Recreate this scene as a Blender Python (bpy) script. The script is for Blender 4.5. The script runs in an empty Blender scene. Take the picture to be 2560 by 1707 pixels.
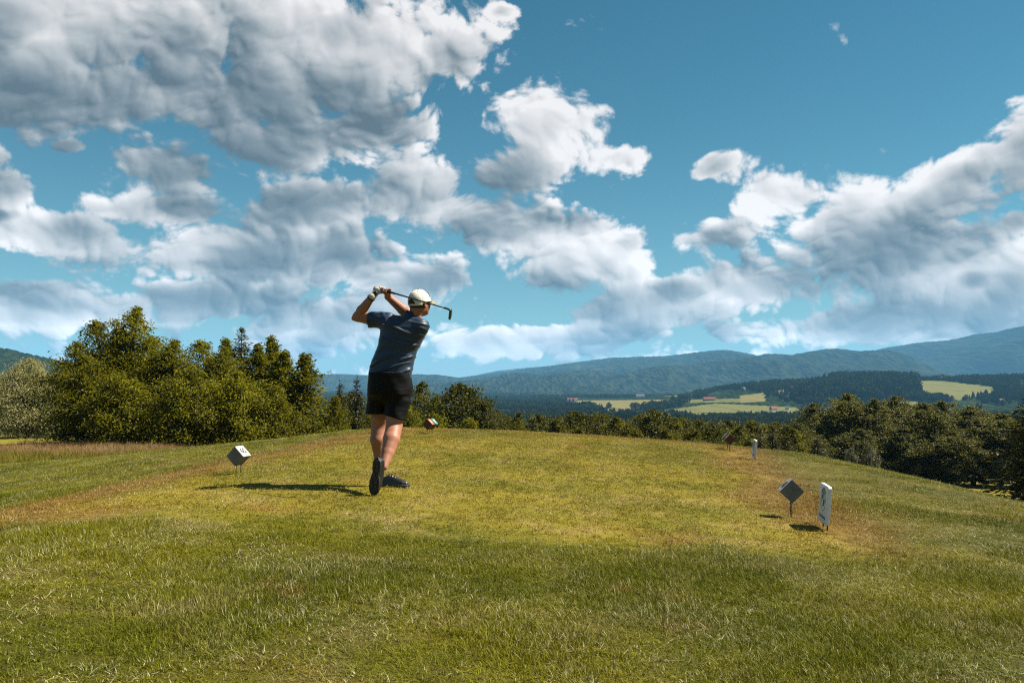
import bpy, bmesh, math, random
import numpy as np
from mathutils import Vector, Matrix, Euler, noise as mnoise

scene = bpy.context.scene
COL = scene.collection
R = math.radians

# ---------------------------------------------------------------- camera
CAM_Z = 0.99
PITCH = R(3.0)
LENS = 28.0
FPX = 2560 * LENS / 36.0
cam_data = bpy.data.cameras.new('camera')
cam = bpy.data.objects.new('camera', cam_data)
COL.objects.link(cam)
cam_data.lens = LENS
cam_data.sensor_width = 36.0
cam_data.clip_start = 0.05
cam_data.clip_end = 60000.0
cam.location = (0, 0, CAM_Z)
cam.rotation_euler = (R(90) + PITCH, 0, 0)
scene.camera = cam

def ray(px, py):
    a = (px - 1280) / FPX
    b = (853.5 - py) / FPX
    return Vector((a, math.cos(PITCH) - b * math.sin(PITCH), math.sin(PITCH) + b * math.cos(PITCH)))

def at(px, py, Y):
    """point of the scene at distance Y along the view axis seen at photo pixel (px, py)"""
    r = ray(px, py)
    k = Y / r.y
    return Vector((r.x * k, Y, CAM_Z + r.z * k))

def azel(px, py):
    r = ray(px, py).normalized()
    return math.atan2(r.x, r.y), math.asin(r.z)

# ---------------------------------------------------------------- light
SUN_EL, SUN_AZ = R(49.5), R(83.0)          # azimuth measured from +Y towards +X
SUN_DIR = Vector((math.cos(SUN_EL) * math.sin(SUN_AZ), math.cos(SUN_EL) * math.cos(SUN_AZ), math.sin(SUN_EL)))
sun_data = bpy.data.lights.new('sun', 'SUN')
sun_data.energy = 5.0
sun_data.angle = R(0.53)
sun_data.color = (1.0, 0.91, 0.76)
sun = bpy.data.objects.new('sun', sun_data)
COL.objects.link(sun)
sun.location = (30, 4, 40)
sun.rotation_euler = SUN_DIR.to_track_quat('Z', 'Y').to_euler()

scene.view_settings.view_transform = 'Standard'
scene.view_settings.look = 'None'
scene.view_settings.gamma = 1.0
scene.view_settings.exposure = 1.6
scene.view_settings.use_curve_mapping = False
scene.render.engine = 'CYCLES'
scene.cycles.max_bounces = 5
scene.cycles.diffuse_bounces = 2
scene.cycles.glossy_bounces = 2
scene.cycles.transmission_bounces = 3
scene.cycles.transparent_max_bounces = 6
scene.cycles.volume_bounces = 1
scene.cycles.use_denoising = False
scene.cycles.filter_width = 1.2
scene.cycles.adaptive_threshold = 0.004

# ---------------------------------------------------------------- node helper
class NT:
    def __init__(self, tree):
        self.t = tree
    def n(self, kind, ins=None, **props):
        nd = self.t.nodes.new(kind)
        for k, v in props.items():
            setattr(nd, k, v)
        for k, v in (ins or {}).items():
            s = nd.inputs[k]
            if isinstance(v, bpy.types.NodeSocket):
                self.t.links.new(v, s)
            else:
                s.default_value = v
        return nd
    def m(self, op, a, b=0.0, c=0.0, clamp=False):
        nd = self.n('ShaderNodeMath', {0: a, 1: b, 2: c}, operation=op)
        nd.use_clamp = clamp
        return nd.outputs[0]
    def vm(self, op, a, b=(0, 0, 0), out=0, scale=None):
        nd = self.n('ShaderNodeVectorMath', {0: a, 1: b}, operation=op)
        if scale is not None:
            if isinstance(scale, bpy.types.NodeSocket):
                self.t.links.new(scale, nd.inputs['Scale'])
            else:
                nd.inputs['Scale'].default_value = scale
        return nd.outputs[out]
    def noise(self, vec, scale, detail=4.0, rough=0.55, lac=2.0, dist=0.0, out=0, **props):
        nd = self.n('ShaderNodeTexNoise', {'Vector': vec, 'Scale': scale, 'Detail': detail, 'Roughness': rough,
                                           'Lacunarity': lac, 'Distortion': dist}, **props)
        return nd.outputs[out]
    def remap(self, v, a, b, c=0.0, d=1.0, smooth=True, clamp=True):
        nd = self.n('ShaderNodeMapRange', {'Value': v, 'From Min': a, 'From Max': b, 'To Min': c, 'To Max': d})
        nd.interpolation_type = 'SMOOTHSTEP' if smooth else 'LINEAR'
        if not smooth:
            nd.clamp = clamp
        return nd.outputs[0]
    def mix(self, f, a, b, blend='MIX'):
        nd = self.t.nodes.new('ShaderNodeMix')
        nd.data_type = 'RGBA'
        nd.blend_type = blend
        for i, v in ((0, f), (6, a), (7, b)):
            s = nd.inputs[i]
            if isinstance(v, bpy.types.NodeSocket):
                self.t.links.new(v, s)
            else:
                s.default_value = v if i == 0 else (tuple(v) + (1.0,))[:4]
        return nd.outputs[2]
    def ramp(self, v, stops, interp='LINEAR'):
        nd = self.n('ShaderNodeValToRGB', {0: v})
        cr = nd.color_ramp
        cr.interpolation = interp
        while len(cr.elements) < len(stops):
            cr.elements.new(0.5)
        for e, (p, c) in zip(cr.elements, stops):
            e.position = p
            e.color = (tuple(c) + (1.0,))[:4]
        return nd.outputs[0]

# ---------------------------------------------------------------- sky with cumulus clouds (world, by direction)
world = bpy.data.worlds.new('World')
scene.world = world
world.use_nodes = True
world.cycles.sampling_method = 'NONE'
world.node_tree.nodes.clear()

# cumulus masses: centre, half sizes (photo pixels), tilt in degrees, weight
CLOUDS = [
    (260, 60, 620, 190, -4, 1.0), (900, 90, 380, 150, -4, 1.0), (300, 215, 420, 115, -14, 1.0), (700, 220, 380, 120, -12, 1.0),
    (900, 330, 210, 75, -14, 1.0), (660, 355, 170, 75, 8, 1.0), (-250, 100, 500, 220, 0, 1.0), (1120, 130, 150, 90, 10, 1.0),
    (1375, 310, 165, 110, 10, 1.0), (1300, 430, 190, 85, -8, 1.0), (1530, 395, 130, 46, 0, .95),
    (390, 420, 165, 105, 15, 1.0), (380, 520, 200, 60, -6, 1.0), (150, 570, 170, 52, -4, 1.0),
    (780, 520, 200, 65, -10, 1.0), (600, 625, 300, 75, -4, 1.0), (850, 640, 190, 90, 0, 1.0), (520, 740, 190, 40, 0, 1.0),
    (1050, 500, 175, 100, 0, 1.0), (1290, 575, 300, 115, 6, 1.0), (1530, 610, 110, 80, 20, 1.0), (1080, 695, 130, 50, 0, .9),
    (20, 480, 60, 50, 0, .9),
    (1780, 420, 90, 38, -20, .85), (1920, 480, 160, 75, 15, 1.0), (1790, 585, 130, 55, -5, .95),
    (2150, 570, 210, 110, -16, 1.0), (2380, 450, 190, 75, -26, 1.0), (2300, 650, 200, 75, -6, 1.0), (2590, 350, 170, 95, -40, 1.0),
    (1890, 700, 160, 65, 0, 1.0), (1640, 760, 190, 60, -12, .95), (2540, 690, 200, 110, 0, 1.0), (2250, 800, 300, 40, -3, .9),
    (130, 765, 230, 50, 0, .9), (1350, 850, 260, 40, -5, .85), (880, 790, 250, 75, -14, .9), (2545, 560, 45, 35, 0, .8),
    (1250, 30, 70, 30, 0, .8), (170, 365, 70, 26, -10, .75),
]

def new_group(name, n_out=1):
    g = bpy.data.node_groups.new(name, 'ShaderNodeTree')
    g.interface.new_socket('Dir', in_out='INPUT', socket_type='NodeSocketVector')
    for k in range(n_out):
        g.interface.new_socket('Value%d' % k, in_out='OUTPUT', socket_type='NodeSocketFloat')
    return g, NT(g), g.nodes.new('NodeGroupInput').outputs[0], g.nodes.new('NodeGroupOutput')

def layout_group():
    """where the cloud masses stand, by azimuth and elevation"""
    g, t, d, go = new_group('cloud_layout')
    d = t.vm('NORMALIZE', d)
    sx = t.n('ShaderNodeSeparateXYZ', {0: d})
    az = t.m('ARCTAN2', sx.outputs[0], sx.outputs[1])
    el = t.m('ARCSINE', sx.outputs[2])
    # one cloud after another: each Mapping waits for the previous result (its z is scaled away), which keeps the shader stack small
    acc = az
    for i, (cx, cy, rx, ry, tilt, w) in enumerate(CLOUDS):
        a, e = azel(cx, cy)
        uv = t.n('ShaderNodeCombineXYZ', {0: az, 1: el, 2: acc})
        mp = t.n('ShaderNodeMapping', {'Vector': uv.outputs[0], 'Location': (a, e, 0), 'Rotation': (0, 0, -R(tilt)),
                                       'Scale': (w * rx / FPX, w * ry / FPX, 1e6)}, vector_type='TEXTURE')
        ln = t.vm('LENGTH', mp.outputs[0], out=1)
        acc = ln if i == 0 else t.m('SMOOTH_MIN', acc, ln, 0.25)
    acc = t.m('MAXIMUM', t.m('SUBTRACT', 1.04, acc), -0.62)
    # a loose bank of small clouds all round the horizon and scattered cover elsewhere
    bank = t.m('MULTIPLY', t.remap(el, 0.19, 0.03), 0.52)
    side = t.m('ABSOLUTE', az)
    beyond = t.m('MULTIPLY', t.m('MAXIMUM', t.remap(side, 0.75, 1.2), t.remap(el, 0.5, 0.8)), 0.5)
    t.t.links.new(t.m('MULTIPLY', t.m('ADD', acc, t.m('MAXIMUM', bank, beyond)), 0.74), go.inputs[0])
    return g

def billow_group(octaves, fine):
    g, t, d, go = new_group('cloud_billows')
    d = t.vm('NORMALIZE', d)
    el = t.m('ARCSINE', t.n('ShaderNodeSeparateXYZ', {0: d}).outputs[2])
    # smaller billows towards the horizon, where the clouds are farther away
    far = t.m('POWER', 2.718, t.m('MULTIPLY', t.m('MAXIMUM', el, 0.0), -8.0))
    p = t.vm('MULTIPLY', d, (1.0, 1.0, 1.2))
    warp = t.noise(p, 7.0, 1.0, 0.5, out=1)
    p = t.vm('ADD', p, t.vm('SCALE', t.vm('SUBTRACT', warp, (.5, .5, .5)), scale=0.07))
    f = t.m('MULTIPLY', t.m('SUBTRACT', t.noise(p, 5.5, 1.0, 0.5), 0.5), 1.0)
    amp, sc = 0.78, 9.0
    for k in range(octaves):
        n = t.m('ABSOLUTE', t.m('SUBTRACT', t.noise(t.vm('ADD', p, (k * 3.1, 0, 0)), sc, 0.0), 0.5))
        w = t.m('MULTIPLY_ADD', far, (-0.35, 0.8, 0.6, 0.3)[k] * amp * 2, amp * 2)
        f = t.m('MULTIPLY_ADD', t.m('SUBTRACT', n, 0.10), w, f)
        amp *= 0.56
        sc *= 2.1
    if fine:
        f = t.m('MULTIPLY_ADD', t.m('SUBTRACT', t.noise(p, 52.0, 5.0, 0.62), 0.5), 0.62, f)
    t.t.links.new(f, go.inputs[0])
    return g

wt = NT(world.node_tree)
DIR = wt.n('ShaderNodeTexCoord').outputs['Generated']
el_ = wt.m('ARCSINE', wt.n('ShaderNodeSeparateXYZ', {0: wt.vm('NORMALIZE', DIR)}).outputs[2])
near_ = wt.m('SUBTRACT', 1.0, wt.m('MULTIPLY', wt.m('POWER', 2.718, wt.m('MULTIPLY', wt.m('MAXIMUM', el_, 0.0), -6.0)), 0.68))
S = wt.vm('SCALE', tuple(SUN_DIR), scale=near_)       # light reaches through less cloud where the clouds look small
def use(g, k):
    v = DIR if k == 0 else wt.vm('ADD', DIR, wt.vm('SCALE', S, scale=k))
    nd = wt.n('ShaderNodeGroup')
    nd.node_tree = g
    world.node_tree.links.new(v, nd.inputs[0])
    return nd.outputs[0]
g_lay, g_hi, g_mid, g_lo = layout_group(), billow_group(4, True), billow_group(3, False), billow_group(2, False)
B0, B3 = use(g_lay, 0), use(g_lay, 0.13)
lerp = lambda f: wt.m('ADD', wt.m('MULTIPLY', B0, 1 - f), wt.m('MULTIPLY', B3, f))
pos = lambda v, k: wt.m('MULTIPLY', wt.m('MAXIMUM', v, 0.0), k)
D0 = wt.m('ADD', B0, use(g_hi, 0))
Dm = wt.m('ADD', B0, use(g_mid, 0))
Dr = wt.m('ADD', lerp(0.08), use(g_mid, 0.011))
D1 = wt.m('ADD', lerp(0.25), use(g_lo, 0.032))
D2 = wt.m('ADD', lerp(0.55), use(g_lo, 0.072))
D3 = wt.m('ADD', B3, use(g_lo, 0.13))
alpha = wt.remap(D0, 0.0, 0.28)
# light that gets through the cloud on its way from the sun, and relief of the billows, strongest near the edges
occ = wt.m('ADD', wt.m('ADD', pos(D1, 0.50), pos(D2, 0.75)), pos(D3, 0.55))
light = wt.m('POWER', 2.718, wt.m('MULTIPLY', wt.m('MULTIPLY', occ, near_), -2.4))
edge = wt.m('POWER', 2.718, wt.m('MULTIPLY', wt.m('MAXIMUM', Dm, 0.0), -1.7))
relief = wt.m('MULTIPLY', wt.m('SUBTRACT', Dm, Dr), wt.m('MULTIPLY_ADD', edge, 0.85, 0.22))
Df = wt.m('ADD', lerp(0.05), use(g_hi, 0.0065))
fine_relief = wt.m('MULTIPLY', wt.m('SUBTRACT', D0, Df), wt.m('MULTIPLY', wt.m('MULTIPLY_ADD', edge, 0.95, 0.05), 0.75))
light = wt.m('ADD', wt.m('ADD', light, relief), fine_relief, clamp=True)
cloud_col = wt.ramp(light, [(0.0, (1.1, 1.5, 1.8)), (0.22, (2.2, 2.65, 2.95)), (0.5, (4.7, 4.95, 5.1)), (0.8, (7.2, 7.1, 7.15)), (1.0, (8.9, 8.7, 8.65))])
low = wt.m('MULTIPLY_ADD', wt.m('POWER', 2.718, wt.m('MULTIPLY', wt.m('MAXIMUM', el_, 0.0), -8.0)), 0.7, 1.0)
cloud_col = wt.vm('SCALE', cloud_col, scale=low)
sky = wt.n('ShaderNodeTexSky', sky_type='NISHITA', sun_disc=False, sun_elevation=SUN_EL, sun_rotation=SUN_AZ,
           altitude=600.0, air_density=1.0, dust_density=0.3, ozone_density=2.0)
sky_col = wt.mix(1.0, sky.outputs[0], (0.29, 0.78, 0.75), 'MULTIPLY')
pale = wt.m('MULTIPLY', wt.m('POWER', 2.718, wt.m('MULTIPLY', wt.m('MAXIMUM', el_, 0.0), -9.0)), 0.85)
sky_col = wt.mix(pale, sky_col, (4.4, 5.9, 6.5))
col = wt.mix(alpha, sky_col, cloud_col)
col = wt.vm('SCALE', col, scale=0.66)
bg = wt.n('ShaderNodeBackground', {'Color': col, 'Strength': 0.05})
out = wt.n('ShaderNodeOutputWorld', {'Surface': bg.outputs[0]})

# ---------------------------------------------------------------- general helpers
rng = np.random.default_rng(7)
ALB = 0.43                    # paint and plant colours below are given for a bright exposure; this brings them to real reflectances

def srgb(r, g, b):
    f = lambda c: (c / 255 / 12.92) if c / 255 <= 0.04045 else ((c / 255 + 0.055) / 1.055) ** 2.4
    return (f(r), f(g), f(b))

def new_mat(name):
    m = bpy.data.materials.new(name)
    m.use_nodes = True
    m.node_tree.nodes.clear()
    return m, NT(m.node_tree)

def finish(t, shader, disp=None):
    o = t.n('ShaderNodeOutputMaterial', {'Surface': shader})
    if disp is not None:
        t.t.links.new(disp, o.inputs['Displacement'])

def plain_mat(name, color, rough=0.6, metal=0.0, var=0.12, scale=30.0, bump=0.0, spec=0.4, coat=0.0, dirt=None):
    m, t = new_mat(name)
    P = t.n('ShaderNodeTexCoord').outputs['Object']
    nz = t.noise(P, scale, 5.0, 0.6)
    f = t.remap(nz, 0.3, 0.7, 1.0 - var, 1.0 + var, smooth=False, clamp=True)
    c = t.vm('SCALE', tuple(ALB * v for v in color), scale=f)
    if dirt is not None:
        k = t.m('MULTIPLY', t.remap(t.noise(P, scale * 0.35, 4.0, 0.65), 0.52, 0.72), dirt[1])
        c = t.mix(k, c, tuple(ALB * v for v in dirt[0]))
    b = t.n('ShaderNodeBsdfPrincipled', {'Base Color': c, 'Roughness': rough, 'Metallic': metal, 'Specular IOR Level': spec, 'Coat Weight': coat})
    if bump:
        bp = t.n('ShaderNodeBump', {'Strength': bump, 'Distance': 0.004, 'Height': nz})
        t.t.links.new(bp.outputs[0], b.inputs['Normal'])
    finish(t, b.outputs[0])
    return m

def mesh_from(name, verts, faces, mat=None, smooth=False):
    me = bpy.data.meshes.new(name)
    verts = np.asarray(verts, dtype=np.float32).reshape(-1, 3)
    if isinstance(faces, np.ndarray):
        k = faces.shape[1]
        me.vertices.add(len(verts))
        me.vertices.foreach_set('co', verts.ravel())
        me.loops.add(faces.size)
        me.polygons.add(len(faces))
        me.polygons.foreach_set('loop_start', np.arange(0, faces.size, k, dtype=np.int32))
        me.loops.foreach_set('vertex_index', faces.astype(np.int32).ravel())
        me.update(calc_edges=True)
    else:
        me.from_pydata([tuple(v) for v in verts], [], faces)
        me.update()
    if mat is not None:
        for mm in (mat if isinstance(mat, (list, tuple)) else [mat]):
            me.materials.append(mm)
    if smooth:
        me.polygons.foreach_set('use_smooth', np.ones(len(me.polygons), dtype=bool))
    return me

def link(name, me, parent=None, loc=(0, 0, 0)):
    o = bpy.data.objects.new(name, me)
    COL.objects.link(o)
    o.location = loc
    if parent is not None:
        o.parent = parent
    return o

def tag(o, label=None, cat=None, group=None, kind=None):
    for k, v in (('label', label), ('category', cat), ('group', group), ('kind', kind)):
        if v:
            o[k] = v
    return o

def empty(name, loc, rz=0.0):
    o = bpy.data.objects.new(name, None)
    o.empty_display_size = 0.2
    COL.objects.link(o)
    o.location = loc
    o.rotation_euler = (0, 0, rz)
    return o

def copy_tree(o, parent=None):
    c = o.copy()
    COL.objects.link(c)
    c.parent = parent
    for ch in list(o.children):
        copy_tree(ch, c)
    return c

# value noise (numpy, vectorised, two dimensions)
_lat = rng.random((256, 256)).astype(np.float32)
def vnoise(x, y):
    xi, yi = np.floor(x).astype(int), np.floor(y).astype(int)
    fx, fy = x - xi, y - yi
    fx, fy = fx * fx * (3 - 2 * fx), fy * fy * (3 - 2 * fy)
    g = lambda a, b: _lat[a & 255, b & 255]
    return (g(xi, yi) * (1 - fx) + g(xi + 1, yi) * fx) * (1 - fy) + (g(xi, yi + 1) * (1 - fx) + g(xi + 1, yi + 1) * fx) * fy
def fbm(x, y, oct=4, gain=0.5):
    s, a, t = 0.0, 1.0, 0.0
    for k in range(oct):
        s = s + a * vnoise(x * 2 ** k + 17.3 * k, y * 2 ** k + 9.1 * k)
        t += a
        a *= gain
    return s / t
def sstep(a, b, x):
    t = np.clip((x - a) / (b - a), 0, 1)
    return t * t * (3 - 2 * t)

def project(x, y, z):
    """world point -> photo pixel (arrays)"""
    dz = z - CAM_Z
    dep = y * math.cos(PITCH) + dz * math.sin(PITCH)
    up = -y * math.sin(PITCH) + dz * math.cos(PITCH)
    dep = np.where(dep > 0.01, dep, 0.01)
    return 1280 + FPX * x / dep, 853.5 - FPX * up / dep

def in_poly(px, py, poly):
    inside = np.zeros(np.shape(px), dtype=bool)
    n = len(poly)
    for i in range(n):
        x1, y1 = poly[i]
        x2, y2 = poly[(i + 1) % n]
        c = ((y1 > py) != (y2 > py)) & (px < (x2 - x1) * (py - y1) / (y2 - y1 + 1e-9) + x1)
        inside ^= c
    return inside

# ---------------------------------------------------------------- terrain height
TEE_AZ = R(11.5)
TEE_T = (math.sin(TEE_AZ), math.cos(TEE_AZ))
def tee_uv(x, y):
    dx, dy = x + 0.15, y - 7.5
    return dx * TEE_T[1] - dy * TEE_T[0], dx * TEE_T[0] + dy * TEE_T[1]
def tee_mask(x, y):
    """signed distance (m) inside the mown tee, positive inside"""
    u, v = tee_uv(x, y)
    w = 0.45 * (fbm(x * 0.9 + 5, y * 0.9, 3) - 0.5) * 2 + 0.12 * (fbm(x * 4 + 5, y * 4, 2) - 0.5)
    return np.minimum(np.minimum(u + 3.15, 2.35 - u), np.minimum(v + 2.0, 9.0 - v)) + w

_PY = np.log(np.array([2, 16, 20, 26, 34, 44, 58, 75, 110, 160, 300, 600, 1300, 3000, 20000.0]))
_PL = np.array([1.0, 1.2, 1.9, 2.9, 3.6, 4.1, 4.4, 4.9, 8.0, 14, 28, 46, 62, 70, 78])
_PC = np.array([1.0, 1.2, 2.2, 3.8, 5.6, 7.4, 9.2, 11.4, 16, 22, 34, 50, 63, 70, 78])
_PR = np.array([1.0, 2.2, 3.2, 4.7, 6.6, 8.4, 10.4, 12.2, 14.2, 17.5, 30, 48, 62, 68, 76])
def height(x, y):
    x = np.asarray(x, dtype=np.float64); y = np.asarray(y, dtype=np.float64)
    xc = np.clip(x, -14, 16)
    h = 0.99 + 0.05 * xc + 0.004 * xc * xc + np.interp(-x, [2.4, 3.3, 4.6, 6.1, 8.3, 10.3, 14, 40], [0, .08, .26, .44, .72, .98, 1.32, 3.2]) + 0.12 * np.maximum(0, x - 6)
    h = np.minimum(h, 4.5)
    # gentle bumps on the tee and the slope
    h = h + 0.05 * (fbm(x * 0.35 + 3, y * 0.35, 3) - 0.5) * sstep(5.2, 3.5, y) + 0.03 * (fbm(x * .8, y * .8 + 7, 3) - 0.5)
    r = np.sqrt(x * x + y * y)
    yy = np.log(np.clip(np.maximum(y, 0.35 * r), 2, 20000))
    az = np.arctan2(x, np.maximum(y, 0.1))
    wl, wr = sstep(-0.12, -0.42, az), sstep(0.12, 0.5, az)
    L, C, Rr = np.interp(yy, _PY, _PL), np.interp(yy, _PY, _PC), np.interp(yy, _PY, _PR)
    f = C * (1 - wl) * (1 - wr) + L * wl + Rr * wr
    crest = 16.3 + 1.0 * np.sin(x * 0.3) * 0.3 - 0.9 * sstep(-2, -6, x)
    k = sstep(crest - 1.2, crest + 9.0, np.maximum(y, np.maximum(np.abs(x) - 12, -y - 10) + 14))
    z = -(h * (1 - k) + f * k)
    und = (fbm(x / 400 + 11, y / 400 + 5, 3) - 0.5) * 2
    z = z + und * 9 * sstep(400, 1500, r)
    return z + CAM_Z

def zat(x, y):
    return float(height(np.array([x]), np.array([y]))[0])

# photo outlines of the open fields in the valley and on the far hill
FIELDS_GREEN = [[(1480, 1020), (1600, 1023), (1650, 1034), (1520, 1031)], [(1690, 999), (1850, 996), (1850, 1005), (1700, 1007)], [(1620, 1030), (1790, 1008), (1990, 1018), (2010, 1040), (1760, 1046)],
                [(2290, 952), (2360, 952), (2490, 968), (2480, 984), (2400, 1000), (2300, 985)],
                [(2240, 1003), (2300, 1003), (2290, 1018), (2240, 1016)], [(2460, 1030), (2600, 1030), (2600, 1040), (2460, 1040)]]
FIELDS_STRAW = [[(1400, 1001), (1660, 999), (1720, 1008), (1560, 1022), (1460, 1014)], [(1850, 988), (1912, 981), (1912, 1004), (1850, 1008)],
                [(1640, 975), (1700, 972), (1705, 984), (1650, 987)], [(1940, 975), (1975, 975), (1975, 983), (1940, 983)], [(1655, 985), (1745, 984), (1745, 991), (1655, 991)]]

def polar_sheet(r0, r1, nr, a0, a1, na, zf):
    rr = np.exp(np.linspace(math.log(r0), math.log(r1), nr))
    aa = np.linspace(a0, a1, na)
    A, RR = np.meshgrid(aa, rr)
    X, Y = RR * np.sin(A), RR * np.cos(A)
    return X, Y

# ---------------------------------------------------------------- ground material
def grass_tint(t, P, dry_bias=None, rough=False):
    """colour of turf by place: green, yellow-green, straw and rusty dry patches"""
    n1 = t.noise(P, 0.55, 4.0, 0.6)
    n2 = t.noise(t.vm('ADD', P, (31, 7, 0)), 1.7, 4.0, 0.62)
    n3 = t.noise(t.vm('ADD', P, (3, 57, 0)), 0.9, 3.0, 0.6)
    if rough:
        c = t.mix(t.remap(n1, 0.36, 0.64), (0.170, 0.195, 0.006), (0.315, 0.300, 0.010))
        c = t.mix(t.m('MULTIPLY', t.remap(n2, 0.50, 0.68), 0.45), c, (0.50, 0.43, 0.15))
    else:
        c = t.mix(t.remap(n1, 0.36, 0.64), (0.265, 0.245, 0.018), (0.430, 0.350, 0.036))
        c = t.mix(t.m('MULTIPLY', t.remap(n2, 0.50, 0.70), 0.6), c, (0.52, 0.385, 0.125))
    dry = t.remap(n3, 0.58, 0.74)
    if dry_bias is not None:
        dry = t.m('ADD', dry, dry_bias, clamp=True)
    c = t.mix(t.m('MULTIPLY', dry, 0.75), c, (0.44, 0.235, 0.060))
    return c

def make_ground_mat():
    m, t = new_mat('turf')
    P = t.n('ShaderNodeNewGeometry').outputs['Position']
    dry = t.n('ShaderNodeAttribute', attribute_name='dry').outputs['Fac']
    rough = t.n('ShaderNodeAttribute', attribute_name='wild').outputs['Fac']
    far = t.n('ShaderNodeAttribute', attribute_name='far').outputs['Fac']
    c = grass_tint(t, P, dry)
    thatch_shade = t.n('ShaderNodeAttribute', attribute_name='thatch_shade').outputs['Fac']
    c = t.mix(t.m('MULTIPLY', thatch_shade, 0.65), c, (0.060, 0.052, 0.014))        # thatch painted dark for the shade between the blades of the rough
    c = t.mix(rough, c, (0.20, 0.145, 0.055))
    wood = t.mix(t.noise(P, 0.02, 5.0, 0.6), (0.018, 0.034, 0.012), (0.045, 0.06, 0.02))
    c = t.mix(far, c, wood)
    fine = t.noise(P, 55.0, 4.0, 0.7)
    c = t.vm('SCALE', c, scale=ALB)
    c = t.mix(1.0, c, t.ramp(fine, [(0.3, (.45, .45, .45)), (0.7, (1.15, 1.15, 1.15))]), 'MULTIPLY')
    b = t.n('ShaderNodeBsdfPrincipled', {'Base Color': c, 'Roughness': 0.9, 'Specular IOR Level': 0.1})
    bp = t.n('ShaderNodeBump', {'Strength': 0.8, 'Distance': 0.02, 'Height': fine})
    t.t.links.new(bp.outputs[0], b.inputs['Normal'])
    finish(t, b.outputs[0])
    return m

def field_mat(name, a, b_, sc=0.01):
    m, t = new_mat(name)
    P = t.n('ShaderNodeNewGeometry').outputs['Position']
    c = t.mix(t.noise(P, sc, 5.0, 0.6), a, b_)
    c = t.mix(t.m('MULTIPLY', t.remap(t.noise(t.vm('MULTIPLY', P, (1, .25, 1)), sc * 3, 3.0), .45, .65), .35), c, tuple(.6 * v for v in a))
    c = t.vm('SCALE', c, scale=ALB)
    s = t.n('ShaderNodeBsdfPrincipled', {'Base Color': c, 'Roughness': 0.95, 'Specular IOR Level': 0.05})
    finish(t, s.outputs[0])
    return m

MAT_GROUND = make_ground_mat()
MAT_FIELD = field_mat('pasture', (0.17, 0.18, 0.045), (0.25, 0.235, 0.085))
MAT_STRAW = field_mat('hay_field', (0.32, 0.26, 0.10), (0.22, 0.21, 0.06))

def build_ground():
    rr = np.concatenate([np.exp(np.linspace(math.log(0.6), math.log(40), 190)), np.exp(np.linspace(math.log(41), math.log(16000), 210))])
    aa = np.concatenate([np.linspace(-math.pi, -0.80, 60, endpoint=False), np.linspace(-0.80, 0.80, 640), np.linspace(0.80, math.pi, 61)[1:-1]])
    nr, na = len(rr), len(aa)
    A, RR = np.meshgrid(aa, rr)
    X, Y = RR * np.sin(A), RR * np.cos(A)
    Z = height(X, Y)
    V = np.stack([X, Y, Z], -1).reshape(-1, 3)
    V = np.vstack([V, [[0, 0, zat(0, 0)]]])
    i = np.arange(nr - 1)[:, None] * na
    j = np.arange(na)[None, :]
    j2 = (j + 1) % na
    F = np.stack([i + j, i + j2, i + na + j2, i + na + j], -1).reshape(-1, 4)
    me = bpy.data.meshes.new('ground')
    cen = len(V) - 1
    tri = np.stack([np.arange(na), np.full(na, cen), (np.arange(na) + 1) % na], -1)
    me.vertices.add(len(V)); me.vertices.foreach_set('co', V.astype(np.float32).ravel())
    me.loops.add(F.size + tri.size); me.polygons.add(len(F) + len(tri))
    me.polygons.foreach_set('loop_start', np.concatenate([np.arange(0, F.size, 4), F.size + np.arange(0, tri.size, 3)]).astype(np.int32))
    # quads wound so that normals point up
    me.loops.foreach_set('vertex_index', np.concatenate([F[:, ::-1].ravel(), tri[:, ::-1].ravel()]).astype(np.int32))
    me.update(calc_edges=True)
    me.polygons.foreach_set('use_smooth', np.ones(len(me.polygons), dtype=bool))
    for mm in (MAT_GROUND, MAT_FIELD, MAT_STRAW):
        me.materials.append(mm)
    x, y, z = V[:, 0], V[:, 1], V[:, 2]
    r = np.hypot(x, y)
    tm = tee_mask(x, y)
    u, v = tee_uv(x, y)
    dry = 0.75 * np.exp(-((tm + 0.45) / 0.45) ** 2) * ((np.abs(u) > 2.0) | (v > 7.5)) * sstep(4.6, 6.2, y)
    put = lambda n, a: me.attributes.new(n, 'FLOAT', 'POINT').data.foreach_set('value', a.astype(np.float32))
    put('dry', dry)
    put('thatch_shade', sstep(0.0, -0.9, tm) * sstep(24, 19, y) * (np.abs(x) < 22))  # where the painted shade under the rough applies
    wild = sstep(31, 36, y) * sstep(58, 54, y) * sstep(-4, -8, x)
    put('wild', wild * 0.85)
    put('far', sstep(110, 190, r))
    cx, cy, cz = (V[F].mean(1)).T
    px, py = project(cx, cy, cz)
    idx = np.zeros(len(F) + len(tri), dtype=np.int32)
    dist = np.hypot(cx, cy)
    for k, polys in ((1, FIELDS_GREEN[:3] + FIELDS_GREEN[4:]), (2, FIELDS_STRAW)):
        for p in polys:
            idx[:len(F)][in_poly(px, py, p) & (dist > 700) & (cy > 0)] = k
    me.polygons.foreach_set('material_index', idx)
    return tag(link('ground', me), kind='structure', label='grassy hilltop running down to the wooded valley floor')
ground = build_ground()

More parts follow.
